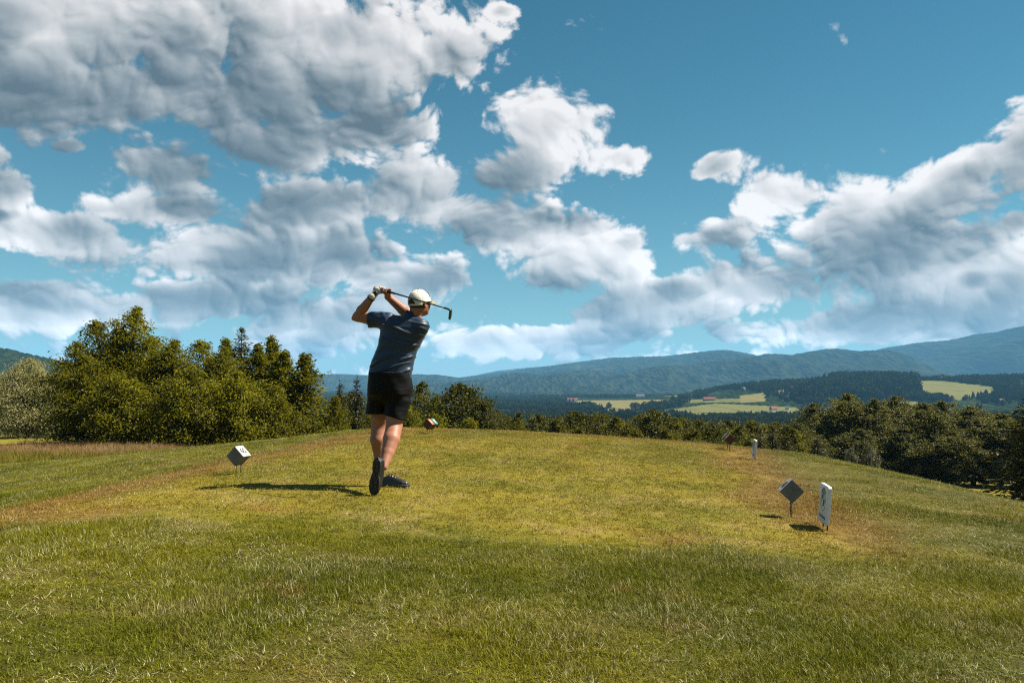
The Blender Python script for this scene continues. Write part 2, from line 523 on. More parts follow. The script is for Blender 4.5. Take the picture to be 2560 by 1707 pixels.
# ---------------------------------------------------------------- hills and mountains
def forest_slope_mat(name, dark, lite, clear, sc, bump, deep=0.2):
    m, t = new_mat(name)
    P = t.vm('MULTIPLY', t.n('ShaderNodeNewGeometry').outputs['Position'], (1.0, deep, 1.0))
    big = t.noise(P, sc * 0.12, 5.0, 0.6)
    n = t.noise(P, sc, 5.0, 0.7)
    vor = t.n('ShaderNodeTexVoronoi', {'Vector': P, 'Scale': sc * 2.2}, feature='F1')
    c = t.mix(t.remap(n, 0.35, 0.65), dark, lite)
    c = t.mix(t.m('MULTIPLY', t.remap(big, 0.60, 0.68), 0.55), c, clear)
    c = t.vm('SCALE', c, scale=ALB)
    s = t.n('ShaderNodeBsdfPrincipled', {'Base Color': c, 'Roughness': 1.0, 'Specular IOR Level': 0.0})
    h = t.m('SUBTRACT', t.m('MULTIPLY', n, 1.0), vor.outputs['Distance'])
    bp = t.n('ShaderNodeBump', {'Strength': 1.0, 'Distance': bump, 'Height': h})
    t.t.links.new(bp.outputs[0], s.inputs['Normal'])
    finish(t, s.outputs[0])
    return m

MAT_SLOPE = forest_slope_mat('forest_slope', (0.010, 0.018, 0.010), (0.050, 0.062, 0.034), (0.12, 0.13, 0.07), 0.016, 22.0)
MAT_HILL = forest_slope_mat('wooded_hill', (0.016, 0.034, 0.012), (0.045, 0.065, 0.022), (0.10, 0.12, 0.04), 0.05, 12.0)

def ridge(name, prof, Y, depth_front, depth_back, mat, base_z, spur=0.0, n=420, rows=64, seed=0.0, canopy=0.0, label=None):
    """a hill whose crest follows the given skyline (photo pixels) at distance Y; it falls to base_z in front and behind"""
    pxs = np.array([p[0] for p in prof], float)
    pys = np.array([p[1] for p in prof], float)
    gx = np.linspace(pxs[0], pxs[-1], n)
    # smooth interpolation of the skyline
    py = np.interp(gx, pxs, pys)
    ker = np.hanning(15); ker /= ker.sum()
    py = np.convolve(np.pad(py, 7, 'edge'), ker, 'valid')
    V = np.zeros((rows, n, 3))
    s = np.linspace(-1, 1, rows)
    crest = np.array([at(a, b, Y) for a, b in zip(gx, py)])
    for k, q in enumerate(s):
        if q <= 0:
            yy = Y + q * depth_front
            w = 0.5 + 0.5 * math.cos(math.pi * min(1, -q))
            w = w ** 0.9
        else:
            yy = Y + q * depth_back
            w = 0.5 + 0.5 * math.cos(math.pi * q)
        x = crest[:, 0] * (yy / Y) ** 0.35
        z = base_z + (crest[:, 2] - base_z) * w
        if spur and q < 0:
            ph = fbm(x / spur + seed, np.full(n, yy / (spur * 2.2)) + seed, 4)
            z = z + (ph - 0.5) * 1.9 * (crest[:, 2] - base_z) * math.sin(math.pi * min(1, -q)) ** 0.8
        V[k] = np.stack([x, np.full(n, yy), z], -1)
    if canopy:
        V[..., 2] += canopy * (rng.random((rows, n)) - 0.3)
    i = np.arange(rows - 1)[:, None] * n
    j = np.arange(n - 1)[None, :]
    F = np.stack([i + j, i + j + 1, i + n + j + 1, i + n + j], -1).reshape(-1, 4)
    me = mesh_from(name, V.reshape(-1, 3), F, mat, smooth=not canopy)
    o = tag(link(name, me), kind='structure', label=label)
    return o, V

mount, _ = ridge('mountain_range', [(700, 990), (900, 975), (1050, 952), (1150, 945), (1250, 932), (1400, 911), (1530, 894), (1620, 893), (1700, 888), (1790, 875), (1840, 880), (1880, 892), (1960, 890),
      (2040, 884), (2170, 880), (2230, 867), (2300, 857), (2420, 856), (2480, 845), (2530, 832), (2560, 829), (2600, 832), (2700, 838), (2900, 850), (3200, 900), (3500, 960)],
      9500, 5200, 3500, MAT_SLOPE, -70, spur=1400, n=620, rows=90, seed=3.1, canopy=9.0, label='long blue forested mountain ridge rising to a mast-topped summit')
spur, _ = ridge('mountain_spur', [(1350, 975), (1500, 945), (1620, 928), (1700, 917), (1780, 903), (1850, 896), (1900, 903), (1980, 920), (2060, 940), (2200, 965), (2400, 985)],
      6500, 1900, 1500, MAT_SLOPE, -70, spur=700, n=300, rows=60, seed=8.7, canopy=8.0, label='lower forested spur in front of the mountain ridge')
farr, _ = ridge('far_ridge', [(950, 975), (1100, 950), (1180, 940), (1250, 926), (1330, 918), (1400, 915), (1500, 925), (1600, 950)], 12800, 1500, 1500, MAT_SLOPE, -80, n=140, rows=30, canopy=8.0, label='pale distant ridge behind the long mountain')
low, _ = ridge('low_hills', [(300, 960), (600, 950), (780, 942), (830, 934), (880, 940), (930, 936), (1000, 941), (1060, 938), (1130, 946), (1200, 950), (1350, 960), (1500, 972)], 8200, 1800, 1200, MAT_SLOPE, -75, spur=600, n=220, rows=40, seed=1.3, canopy=8.0, label='low blue wooded hills along the horizon')
farl, _ = ridge('far_low_hills', [(500, 955), (760, 940), (850, 934), (950, 940), (1100, 950)], 11500, 1200, 1200, MAT_SLOPE, -80, n=100, rows=20, canopy=6.0, label='faint distant hills on the horizon')
lefth, _ = ridge('left_hill', [(-900, 800), (-500, 815), (-200, 845), (0, 872), (60, 886), (110, 898), (150, 908), (220, 925), (300, 945), (420, 968)], 2300, 900, 700, MAT_HILL, -55, spur=300, n=420, rows=60, seed=5.5, canopy=9.0, label='dark wooded hillside beyond the pale willow')
righth, RH = ridge('right_hill', [(1350, 1012), (1500, 1003), (1700, 990), (1850, 966), (2000, 955), (2120, 948), (2250, 948), (2300, 951), (2400, 947), (2560, 943), (2750, 940), (3000, 950), (3300, 985)],
      2700, 1000, 900, [MAT_HILL, MAT_FIELD, MAT_STRAW], -62, n=420, rows=90, seed=2.0, label='low hill with woods, pasture and scattered farmhouses')
def paint_fields(o, V):
    n = V.shape[1]
    c = (V[:-1, :-1] + V[1:, 1:]) / 2
    px, py = project(c[..., 0], c[..., 1], c[..., 2])
    idx = np.zeros(px.shape, dtype=np.int32)
    for k, polys in ((1, FIELDS_GREEN), (2, FIELDS_STRAW)):
        for p in polys:
            idx[in_poly(px, py, p)] = k
    o.data.polygons.foreach_set('material_index', idx.ravel())
paint_fields(righth, RH)

def surf_z(V, x, y):
    """height of a ridge mesh at a point (nearest vertex, arrays)"""
    yy = V[:, 0, 1]
    k = np.clip(np.searchsorted(yy, y), 1, len(yy) - 1)
    f = np.clip((y - yy[k - 1]) / (yy[k] - yy[k - 1]), 0, 1)
    out = np.zeros_like(x)
    for i in range(len(x)):
        z0 = np.interp(x[i], V[k[i] - 1, :, 0], V[k[i] - 1, :, 2])
        z1 = np.interp(x[i], V[k[i], :, 0], V[k[i], :, 2])
        out[i] = z0 * (1 - f[i]) + z1 * f[i]
    return out

# ---------------------------------------------------------------- hazy air
bm = bmesh.new()
bmesh.ops.create_cube(bm, size=1.0, matrix=Matrix.Translation((0, 7000, 295)) @ Matrix.Diagonal((34000, 19000, 810, 1)))
hz = bpy.data.meshes.new('haze'); bm.to_mesh(hz); bm.free()
mh, t = new_mat('haze')
vol = t.n('ShaderNodeVolumePrincipled', {'Color': (0.20, 0.55, 0.94, 1), 'Density': 0.000043, 'Anisotropy': 0.0})
t.n('ShaderNodeOutputMaterial', {'Volume': vol.outputs[0]})
hz.materials.append(mh)
haze = tag(link('haze', hz), kind='stuff', label='pale blue haze over the valley and the mountains')

# ---------------------------------------------------------------- instancing helper for uncountable stuff
def scatter(name, pts, rot, scl, idx, sources, label, dry=None):
    """points that each carry one of the source meshes (grass tufts, a far-off wood)"""
    coll = bpy.data.collections.new(name + '_sources')
    for k, me in enumerate(sources):
        ob = bpy.data.objects.new('%s_%02d' % (name, k), me)
        coll.objects.link(ob)
    me = bpy.data.meshes.new(name)
    n = len(pts)
    me.vertices.add(n)
    me.vertices.foreach_set('co', np.asarray(pts, np.float32).ravel())
    me.attributes.new('rot', 'FLOAT_VECTOR', 'POINT').data.foreach_set('vector', np.asarray(rot, np.float32).ravel())
    me.attributes.new('scl', 'FLOAT_VECTOR', 'POINT').data.foreach_set('vector', np.asarray(scl, np.float32).ravel())
    me.attributes.new('idx', 'INT', 'POINT').data.foreach_set('value', np.asarray(idx, np.int32))
    if dry is not None:
        me.attributes.new('dry', 'FLOAT', 'POINT').data.foreach_set('value', np.asarray(dry, np.float32))
    o = link(name, me)
    g = bpy.data.node_groups.new(name, 'GeometryNodeTree')
    g.interface.new_socket('Geometry', in_out='INPUT', socket_type='NodeSocketGeometry')
    g.interface.new_socket('Geometry', in_out='OUTPUT', socket_type='NodeSocketGeometry')
    t = NT(g)
    gi, go = g.nodes.new('NodeGroupInput'), g.nodes.new('NodeGroupOutput')
    ci = t.n('GeometryNodeCollectionInfo', {'Collection': coll, 'Separate Children': True, 'Reset Children': True})
    def attr(nm, dt):
        nd = g.nodes.new('GeometryNodeInputNamedAttribute')
        nd.data_type = dt
        nd.inputs['Name'].default_value = nm
        return nd.outputs['Attribute']
    e2r = t.n('FunctionNodeEulerToRotation', {0: attr('rot', 'FLOAT_VECTOR')})
    ip = t.n('GeometryNodeInstanceOnPoints', {'Points': gi.outputs[0], 'Instance': ci.outputs[0], 'Pick Instance': True,
                                              'Instance Index': attr('idx', 'INT'), 'Rotation': e2r.outputs[0], 'Scale': attr('scl', 'FLOAT_VECTOR')})
    g.links.new(ip.outputs[0], go.inputs[0])
    md = o.modifiers.new('scatter', 'NODES')
    md.node_group = g
    return tag(o, kind='stuff', label=label)

# ---------------------------------------------------------------- foliage
def leaf_mat(name, c1, c2, c3, trans=0.35, spec=0.25, rough=0.55):
    m, t = new_mat(name)
    geo = t.n('ShaderNodeNewGeometry')
    rnd = geo.outputs['Random Per Island']
    inf = t.n('ShaderNodeObjectInfo').outputs['Random']
    P = t.n('ShaderNodeTexCoord').outputs['Object']
    nz = t.noise(P, 0.9, 3.0, 0.6)
    c = t.mix(t.remap(nz, 0.35, 0.65), c1, c2)
    c = t.mix(t.m('MULTIPLY', t.m('POWER', rnd, 2.0), 0.8), c, c3)
    c = t.vm('SCALE', c, scale=t.m('MULTIPLY_ADD', inf, 0.4 * ALB, 0.85 * ALB))
    b = t.n('ShaderNodeBsdfPrincipled', {'Base Color': c, 'Roughness': rough, 'Specular IOR Level': spec})
    tr = t.n('ShaderNodeBsdfTranslucent', {'Color': t.mix(1.0, c, (1.25, 1.2, 0.55), 'MULTIPLY')})
    mx = t.n('ShaderNodeMixShader', {0: trans, 1: b.outputs[0], 2: tr.outputs[0]})
    finish(t, mx.outputs[0])
    return m

MAT_LEAF = leaf_mat('hornbeam_leaves', (0.098, 0.118, 0.007), (0.200, 0.206, 0.012), (0.48, 0.43, 0.03), trans=0.50, spec=0.12)
MAT_LEAF_DARK = leaf_mat('dark_leaves', (0.075, 0.088, 0.014), (0.120, 0.128, 0.020), (0.22, 0.21, 0.045), spec=0.12)
MAT_LEAF_MID = leaf_mat('mid_green_leaves', (0.075, 0.084, 0.009), (0.135, 0.136, 0.013), (0.29, 0.26, 0.028), trans=0.42, spec=0.12)
MAT_LEAF_OLIVE = leaf_mat('olive_leaves', (0.078, 0.090, 0.020), (0.130, 0.135, 0.034), (0.36, 0.345, 0.13), spec=0.12, trans=0.42)
MAT_WILLOW = leaf_mat('willow_leaves', (0.29, 0.285, 0.115), (0.40, 0.385, 0.165), (0.56, 0.54, 0.28), trans=0.42)
MAT_NEEDLE = leaf_mat('spruce_needles', (0.032, 0.040, 0.010), (0.055, 0.060, 0.012), (0.10, 0.092, 0.02), trans=0.2)
MAT_NEEDLE_YOUNG = leaf_mat('young_spruce_needles', (0.065, 0.070, 0.008), (0.115, 0.106, 0.010), (0.19, 0.16, 0.016), trans=0.3)  # lighter olive needles of the young spruces
MAT_BUSH = leaf_mat('pale_bush_leaves', (0.20, 0.20, 0.12), (0.28, 0.28, 0.18), (0.4, 0.4, 0.3), trans=0.2)
MAT_WOOD_FAR = leaf_mat('far_wood_leaves', (0.030, 0.048, 0.014), (0.052, 0.070, 0.020), (0.085, 0.098, 0.035), trans=0.1, spec=0.0)
MAT_BARK = plain_mat('bark', (0.055, 0.042, 0.030), 0.95, var=0.4, scale=6.0, bump=0.8, spec=0.1)

def leaf_quads(pos, size, r, flat=0.5, aspect=0.55, droop=0.0, axis=None):
    """one rhombic leaf spray per position; flat = how strongly it lies level"""
    n = len(pos)
    d = r.normal(size=(n, 3))
    d[:, 2] *= (1 - flat)
    if axis is not None:
        d = d * 0.6 + axis
    d[:, 2] -= droop
    d /= np.linalg.norm(d, axis=1, keepdims=True)
    w = r.normal(size=(n, 3))
    w[:, 2] *= (1 - flat)
    w -= (w * d).sum(1, keepdims=True) * d
    w /= np.linalg.norm(w, axis=1, keepdims=True) + 1e-9
    nrm = np.cross(d, w)
    s = (size * r.uniform(0.6, 1.35, n))[:, None]
    bend = r.uniform(-0.25, 0.25, n)[:, None] * s * nrm
    v = np.stack([pos - d * s * 0.5, pos + w * s * 0.5 * aspect + bend, pos + d * s * 0.5, pos - w * s * 0.5 * aspect + bend], 1).reshape(-1, 3)
    f = np.arange(4 * n).reshape(n, 4)
    return v, f

def tube(pts, rads, sides=6):
    """tapered tube through points -> verts, quads (python lists)"""
    V, F = [], []
    pts = [Vector(p) for p in pts]
    for i, p in enumerate(pts):
        d = (pts[min(i + 1, len(pts) - 1)] - pts[max(i - 1, 0)]).normalized()
        a = d.cross(Vector((0, 0, 1)) if abs(d.z) < 0.9 else Vector((1, 0, 0))).normalized()
        b = d.cross(a)
        for k in range(sides):
            th = 2 * math.pi * k / sides
            V.append(tuple(p + (a * math.cos(th) + b * math.sin(th)) * rads[i]))
    for i in range(len(pts) - 1):
        for k in range(sides):
            k2 = (k + 1) % sides
            F.append((i * sides + k, i * sides + k2, (i + 1) * sides + k2, (i + 1) * sides + k))
    F.append(tuple(range(sides))[::-1])
    F.append(tuple((len(pts) - 1) * sides + k for k in range(sides)))
    return V, F

def join_parts(parts):
    V, F, o = [], [], 0
    for v, f in parts:
        V += list(v)
        F += [tuple(i + o for i in q) for q in f]
        o += len(v)
    return V, F

def make_broadleaf(name, seed, H=10.0, Rm=3.6, base=0.04, peak=0.35, tip=0.75, nb=95, per=95, leaf=0.24, droop=0.25, mat=None, trunk_r=0.22, forks=1, lump=0.25, flat=0.4, upright=0.5):
    """trunk mesh and crown mesh of a leafy tree whose boughs carry clumps of leaf sprays"""
    r = np.random.default_rng(seed)
    stems = []
    for k in range(forks):
        a = r.uniform(0, 2 * math.pi)
        lean = 0.0 if k == 0 else r.uniform(0.10, 0.22)
        stems.append((a, lean, 1.0 if k == 0 else r.uniform(0.72, 0.95)))
    wood, pos, sizes, axs = [], [], [], []
    for (a, lean, hh) in stems:
        zz = np.linspace(0, 1, 7)
        wob = r.normal(size=(7, 2)) * 0.10
        P = [(lean * H * t * math.cos(a) + wob[i, 0] * t * 2, lean * H * t * math.sin(a) + wob[i, 1] * t * 2, H * hh * t * 0.97 - (0.25 if i == 0 else 0)) for i, t in enumerate(zz)]
        wood.append(tube(P, [trunk_r * (1 - 0.93 * t) + 0.012 for t in zz], 7))
        PX, PYY, PZ = (np.array([p[i] for p in P]) for i in range(3))
        n_b = int(nb / forks) + 8
        for b in range(n_b):
            t = base + (1 - base) * ((b + r.random()) / n_b) ** 0.9
            prof = (t / peak) ** 0.55 if t < peak else (max(0.0, 1 - ((t - peak) / (1 - peak)) ** (1 / tip)) if tip < 1 else ((1 - t) / (1 - peak)) ** (1 / tip))
            prof = 0.35 * (1 - t) ** 0.2 * (t < peak) * 0 + max(prof, 0.06)
            L = Rm * prof * r.uniform(1 - 1.3 * lump, 1 + lump)
            th = b * 2.39996 + r.normal() * 0.35
            el = upright * (t - 0.25) + r.normal() * 0.15
            s0 = np.array([np.interp(t, zz, PX), np.interp(t, zz, PYY), np.interp(t, zz, PZ)])
            d = np.array([math.cos(th) * math.cos(el), math.sin(th) * math.cos(el), math.sin(el)])
            sag = droop * L * 0.30
            q = np.linspace(0, 1, 5)
            path = s0 + d * (L * q)[:, None] + np.array([0, 0, -1.0]) * (sag * q ** 2)[:, None]
            if L > 0.7:
                wood.append(tube(path[:4], [0.05 * (1 - 0.8 * x) * (0.4 + L / Rm) for x in q[:4]], 4))
            m = max(10, int(per * (0.25 + 0.75 * L / Rm) * r.uniform(0.7, 1.2)))
            nc = max(2, int(m / 11))
            ct = r.uniform(0.32, 1.02, nc) ** 0.8
            cl = s0 + d * (L * ct)[:, None] + np.array([0, 0, -1.0]) * (sag * ct ** 2)[:, None] + r.normal(size=(nc, 3)) * 0.13 * L * np.array([1, 1, .6])
            which = r.integers(0, nc, m)
            pos.append(cl[which] + r.normal(size=(m, 3)) * (0.13 + 0.05 * L) * np.array([1, 1, .7]))
            sizes.append(np.full(m, leaf))
            axs.append(np.repeat((d * 0.5)[None], m, 0))
    pos, sizes, axs = np.vstack(pos), np.concatenate(sizes), np.vstack(axs)
    pos[:, 2] = np.maximum(pos[:, 2], 0.05)
    v, f = leaf_quads(pos, sizes, r, flat=flat, droop=droop, axis=axs)
    crown = mesh_from(name + '_crown', v, f, mat)
    wv, wf = join_parts(wood)
    trunk = mesh_from(name + '_trunk', wv, wf, MAT_BARK, smooth=True)
    return trunk, crown

def make_conifer(name, seed, H=9.0, Rm=1.9, base=0.03, whorls=34, per=9, leaf=0.30, mat=None, droop=0.35, power=0.85, trunk_r=0.16):
    r = np.random.default_rng(seed)
    wood = [tube([(0, 0, -0.25), (0.02, 0, H * .5), (0, 0.03, H)], [trunk_r, trunk_r * .55, 0.012], 7)]
    pos, axs, sizes = [], [], []
    for w in range(whorls):
        t = base + (1 - base) * (w + r.random() * 0.5) / whorls
        L0 = Rm * (1 - t) ** power * (0.55 + 0.45 * min(1, t / 0.08)) + 0.10
        n = per if t < 0.85 else 6
        for b in range(n):
            th = 2 * math.pi * (b + r.random() * 0.7) / n + w * 0.7
            L = L0 * r.uniform(0.68, 1.18)
            up = 0.75 * (t - 0.45)
            d = np.array([math.cos(th), math.sin(th), 0.0])
            q = np.linspace(0, 1, 4)
            z = H * t + L * (up * q - droop * (q - 0.5 * q * q) * (1 - t))
            path = np.stack([d[0] * L * q, d[1] * L * q, z], -1)
            if L > 0.5:
                wood.append(tube(path[:3], [0.022, 0.014, 0.006], 3))
            m = max(5, int(L * 15))
            qq = r.uniform(0.12, 1.0, m)
            c = np.stack([np.interp(qq, q, path[:, k]) for k in range(3)], -1)
            side = np.array([-d[1], d[0], 0])
            off = r.normal(size=m) * 0.16 * L * (1.1 - qq)
            c = c + side * off[:, None] + np.array([0, 0, -1.0]) * (np.abs(r.normal(size=m)) * 0.10)[:, None] + r.normal(size=(m, 3)) * 0.03
            pos.append(c)
            axs.append(d * 0.8 + side * np.sign(off)[:, None] * 0.5)
            sizes.append(np.full(m, leaf * (0.6 + 0.4 * (1 - t))))
    m = 14
    pos.append(np.stack([r.normal(size=m) * .04, r.normal(size=m) * .04, H + r.uniform(-.5, .25, m)], -1))
    axs.append(np.repeat([[0, 0, 1.5]], m, 0)); sizes.append(np.full(m, leaf * .6))
    pos, axs, sizes = np.vstack(pos), np.vstack(axs), np.concatenate(sizes)
    v, f = leaf_quads(pos, sizes, r, flat=0.45, aspect=0.34, droop=0.18, axis=axs)
    crown = mesh_from(name + '_crown', v, f, mat)
    wv, wf = join_parts(wood)
    return mesh_from(name + '_trunk', wv, wf, MAT_BARK, smooth=True), crown

KIND = {   # name of kind -> (list of (trunk, crown) meshes, nominal height, nominal half width)
    'hornbeam': ([make_broadleaf('hornbeam%d' % k, 20 + k, 10, 3.3, base=0.01, peak=0.30, tip=0.50, nb=175, per=190, leaf=0.185, droop=0.35, mat=MAT_LEAF, upright=0.9, forks=2, lump=.35) for k in range(3)], 10.0, 3.3),
    'cone_tree': ([make_broadleaf('cone_tree%d' % k, 30 + k, 9, 2.5, base=0.01, peak=0.16, tip=0.68, nb=150, per=150, leaf=0.18, droop=0.3, mat=MAT_LEAF, upright=1.0, lump=.3) for k in range(2)], 9.0, 2.5),
    'hornbeam_low': ([make_broadleaf('hornbush%d' % k, 40 + k, 6, 3.0, base=0.01, peak=0.30, tip=0.5, nb=110, per=170, leaf=0.18, droop=0.3, mat=MAT_LEAF, forks=2, upright=0.7, lump=.3) for k in range(2)], 6.0, 3.0),
    'shrub': ([make_broadleaf('shrub', 50, 6, 3.0, base=0.01, peak=0.30, tip=0.5, nb=110, per=170, leaf=0.18, droop=0.3, mat=MAT_LEAF_MID, forks=2, upright=0.7, lump=.3)], 6.0, 3.0),
    'spruce': ([make_conifer('spruce%d' % k, 60 + k, 9, 1.9, mat=MAT_NEEDLE, whorls=44, per=12, leaf=.34, power=.7) for k in range(2)], 9.0, 1.9),
    'young_spruce': ([make_conifer('young_spruce%d' % k, 70 + k, 9, 2.1, mat=MAT_NEEDLE_YOUNG, droop=.25, whorls=44, per=12, leaf=.34, power=.7) for k in range(2)], 9.0, 2.1),
    'willow': ([make_broadleaf('willow', 80, 7, 3.6, base=0.03, peak=0.42, tip=0.40, nb=190, per=230, leaf=0.135, droop=0.55, mat=MAT_WILLOW, forks=3, lump=.2)], 7.0, 3.6),
    'round_tree': ([make_broadleaf('round_tree%d' % k, 90 + k, 8, 3.6, base=0.06, peak=0.45, tip=0.45, nb=120, per=150, leaf=0.22, droop=0.15, mat=MAT_LEAF_DARK, lump=.2) for k in range(2)], 8.0, 3.6),
    'light_tree': ([make_broadleaf('light_tree%d' % k, 95 + k, 8, 3.0, base=0.05, peak=0.40, tip=0.55, nb=110, per=145, leaf=0.21, droop=0.2, mat=MAT_LEAF_MID, forks=2, lump=.3) for k in range(2)], 8.0, 3.0),
    'olive_tree': ([make_broadleaf('olive_tree%d' % k, 100 + k, 13, 3.7, base=0.10, peak=0.55, tip=0.55, nb=210, per=170, leaf=0.27, droop=0.3, mat=MAT_LEAF_OLIVE, forks=3, lump=.35, upright=1.4, flat=.15) for k in range(3)], 13.0, 3.7),
    'pale_bush': ([make_broadleaf('pale_bush', 110, 3, 1.9, base=0.02, peak=0.4, tip=0.5, nb=60, per=100, leaf=0.22, droop=0.1, mat=MAT_BUSH, forks=2, trunk_r=.08)], 3.0, 1.9),
}
_used = {}
def tree(kind, px, top, half, Y, label, group=None, name=None, sink=0.0):
    """a tree standing on the ground at distance Y; its top and half width are read from the photo"""
    x = (px - 1280) / FPX * Y * math.cos(PITCH)
    z = zat(x, Y)
    ztop = at(px, top, Y).z
    meshes, H0, R0 = KIND[kind]
    k = _used.get(kind, 0)
    _used[kind] = k + 1
    tr, cr = meshes[k % len(meshes)]
    h = max(ztop - z, 1.2)
    w = half * Y / FPX
    root = empty(name or kind, (x, Y, z), rz=k * 2.1 + 0.4)
    root.scale = (w / R0, w / R0, h / H0)
    link('trunk', tr, root)
    link('crown', cr, root)
    return tag(root, label, 'tree' if 'bush' not in kind else 'bush', group)

GL_ = 'trees on the left of the tee'
tree('hornbeam', 335, 762, 112, 58, 'tallest leafy tree of the clump, a slender pointed top above its neighbours', GL_, 'hornbeam_tree')
tree('hornbeam', 250, 795, 105, 57, 'tall leafy tree with feathery top beside the tallest tree, toward the willow', GL_, 'hornbeam_tree')
tree('hornbeam', 195, 850, 92, 55, 'leafy tree at the clump end next to the pale willow, branches down to the grass', GL_, 'hornbeam_tree')
tree('hornbeam', 432, 846, 112, 57, 'broad leafy tree right beside the tallest tree, toward the spruces', GL_, 'hornbeam_tree')
tree('hornbeam', 515, 846, 112, 60, 'broad leafy tree between the tallest tree and the dark spruce spire', GL_, 'hornbeam_tree')
tree('young_spruce', 602, 818, 84, 64, 'dark spruce spire rising out of the leafy clump', GL_, 'spruce_tree')
tree('cone_tree', 562, 842, 78, 65, 'slim leafy cone close beside the dark spruce spire', GL_, 'hornbeam_tree')
tree('cone_tree', 682, 836, 88, 62, 'cone-shaped leafy tree with a thin pointed tip near the clump end', GL_, 'hornbeam_tree')
tree('cone_tree', 640, 856, 90, 60, 'cone-shaped leafy tree between the dark spire and the thin-tipped one', GL_, 'hornbeam_tree')
tree('cone_tree', 756, 880, 118, 58, 'wide cone-shaped leafy tree closing the clump on the golfer side', GL_, 'hornbeam_tree')
tree('hornbeam_low', 840, 985, 50, 59, 'low leafy bush tree at the foot of the wide cone-shaped tree', GL_, 'hornbeam_tree')
for px, tp, hw, Y, od in ((300, 930, 105, 53, 'nearest the willow'), (480, 915, 100, 53, 'second from the willow'), (590, 925, 95, 54, 'third from the willow'), (690, 960, 80, 55, 'farthest from the willow')):
    tree('hornbeam_low', px, tp, hw, Y, 'low spreading leafy tree along the front of the clump, ' + od, GL_, 'hornbeam_tree')
tree('willow', 78, 893, 98, 70, 'round pale grey-green willow standing alone by the mown grass', None, 'willow_tree')
tree('willow', -60, 925, 90, 74, 'pale willow cut off by the picture edge behind the round willow', None, 'willow_tree')
tree('hornbeam', 385, 838, 92, 61, 'leafy tree tucked between the tallest tree and its broad neighbour', GL_, 'hornbeam_tree')
tree('hornbeam', 560, 862, 90, 58, 'leafy tree growing in front of the dark spruce spire', GL_, 'hornbeam_tree')
tree('cone_tree', 715, 872, 95, 60, 'leafy cone filling the gap before the wide cone-shaped tree', GL_, 'hornbeam_tree')
GM_ = 'trees behind the golfer'
tree('spruce', 892, 945, 62, 76, 'dark spruce just behind the golfer, beside the leafy clump', GM_, 'spruce_tree')
tree('spruce', 850, 958, 66, 79, 'dark spruce between the clump and the golfer', GM_, 'spruce_tree')
tree('light_tree', 1050, 948, 88, 84, 'light green leafy tree close beside the golfer, behind the red tee marker', GM_, 'leafy_tree')
tree('light_tree', 980, 960, 80, 88, 'light green leafy tree half hidden behind the golfer', GM_, 'leafy_tree')
tree('round_tree', 1150, 955, 100, 78, 'large dark round-headed tree behind the red tee marker', GM_, 'leafy_tree')
tree('round_tree', 1212, 1000, 70, 76, 'smaller dark round tree leaning against the large round-headed tree', GM_, 'leafy_tree')
tree('hornbeam_low', 1085, 1030, 75, 62, 'low leafy shrub below the light green tree, behind the red tee marker', GM_, 'leafy_bush')
tree('hornbeam_low', 1175, 1042, 65, 60, 'low leafy shrub in front of the large round-headed tree', GM_, 'leafy_bush')
tree('hornbeam_low', 1025, 1008, 62, 74, 'leafy shrub between the golfer and the light green tree', GM_, 'leafy_bush')
tree('hornbeam_low', 945, 1000, 60, 72, 'leafy shrub directly behind the golfer', GM_, 'leafy_bush')
tree('round_tree', 875, 978, 70, 86, 'dark rounded tree filling the gap between the spruces behind the golfer', GM_, 'leafy_tree')
tree('round_tree', 1090, 985, 60, 92, 'dark rounded tree between the light green tree and the large round-headed tree', GM_, 'leafy_tree')
GR_ = 'tree tops beyond the crest of the tee'
row = [('light_tree', 1238, 1036, 50, 80), ('light_tree', 1295, 1033, 48, 78), ('young_spruce', 1336, 1046, 28, 72), ('hornbeam_low', 1385, 1052, 50, 75), ('round_tree', 1440, 1032, 58, 84),
       ('young_spruce', 1495, 1048, 32, 74), ('light_tree', 1540, 1042, 52, 82), ('spruce', 1588, 1046, 30, 78), ('round_tree', 1628, 1028, 62, 84), ('hornbeam_low', 1570, 1066, 48, 66),
       ('light_tree', 1690, 1046, 46, 80), ('spruce', 1715, 1062, 26, 70), ('round_tree', 1786, 1060, 40, 74), ('hornbeam_low', 1740, 1075, 46, 68), ('light_tree', 1845, 1066, 48, 80),
       ('young_spruce', 1900, 1078, 34, 72), ('spruce', 1930, 1070, 34, 84), ('young_spruce', 1968, 1096, 34, 70), ('round_tree', 1990, 1060, 52, 92), ('spruce', 2040, 1098, 40, 78), ('hornbeam_low', 1660, 1075, 50, 64),
       ('hornbeam_low', 1450, 1070, 45, 62), ('hornbeam_low', 1290, 1062, 45, 62), ('light_tree', 1880, 1052, 50, 98),
       ('round_tree', 1265, 1042, 50, 96), ('round_tree', 1350, 1040, 52, 98), ('light_tree', 1400, 1044, 50, 94), ('round_tree', 1500, 1036, 55, 100), ('light_tree', 1590, 1038, 52, 98),
       ('round_tree', 1700, 1048, 55, 100), ('light_tree', 1755, 1050, 50, 96), ('round_tree', 1820, 1054, 52, 98), ('round_tree', 1940, 1060, 55, 102), ('light_tree', 1980, 1072, 50, 88)]
rl = {'light_tree': ('leafy_tree', 'light olive leafy tree top above the tee crest'), 'round_tree': ('leafy_tree', 'dark rounded tree top above the tee crest'),
      'young_spruce': ('spruce_tree', 'olive young spruce tip above the tee crest'), 'spruce': ('spruce_tree', 'dark spruce tip above the tee crest'),
      'shrub': ('leafy_bush', 'low yellow-green shrub behind the tee crest')}
ORD = ['nearest', 'second', 'third', 'fourth', 'fifth', 'sixth', 'seventh', 'eighth', 'ninth', 'tenth', 'eleventh', 'twelfth']
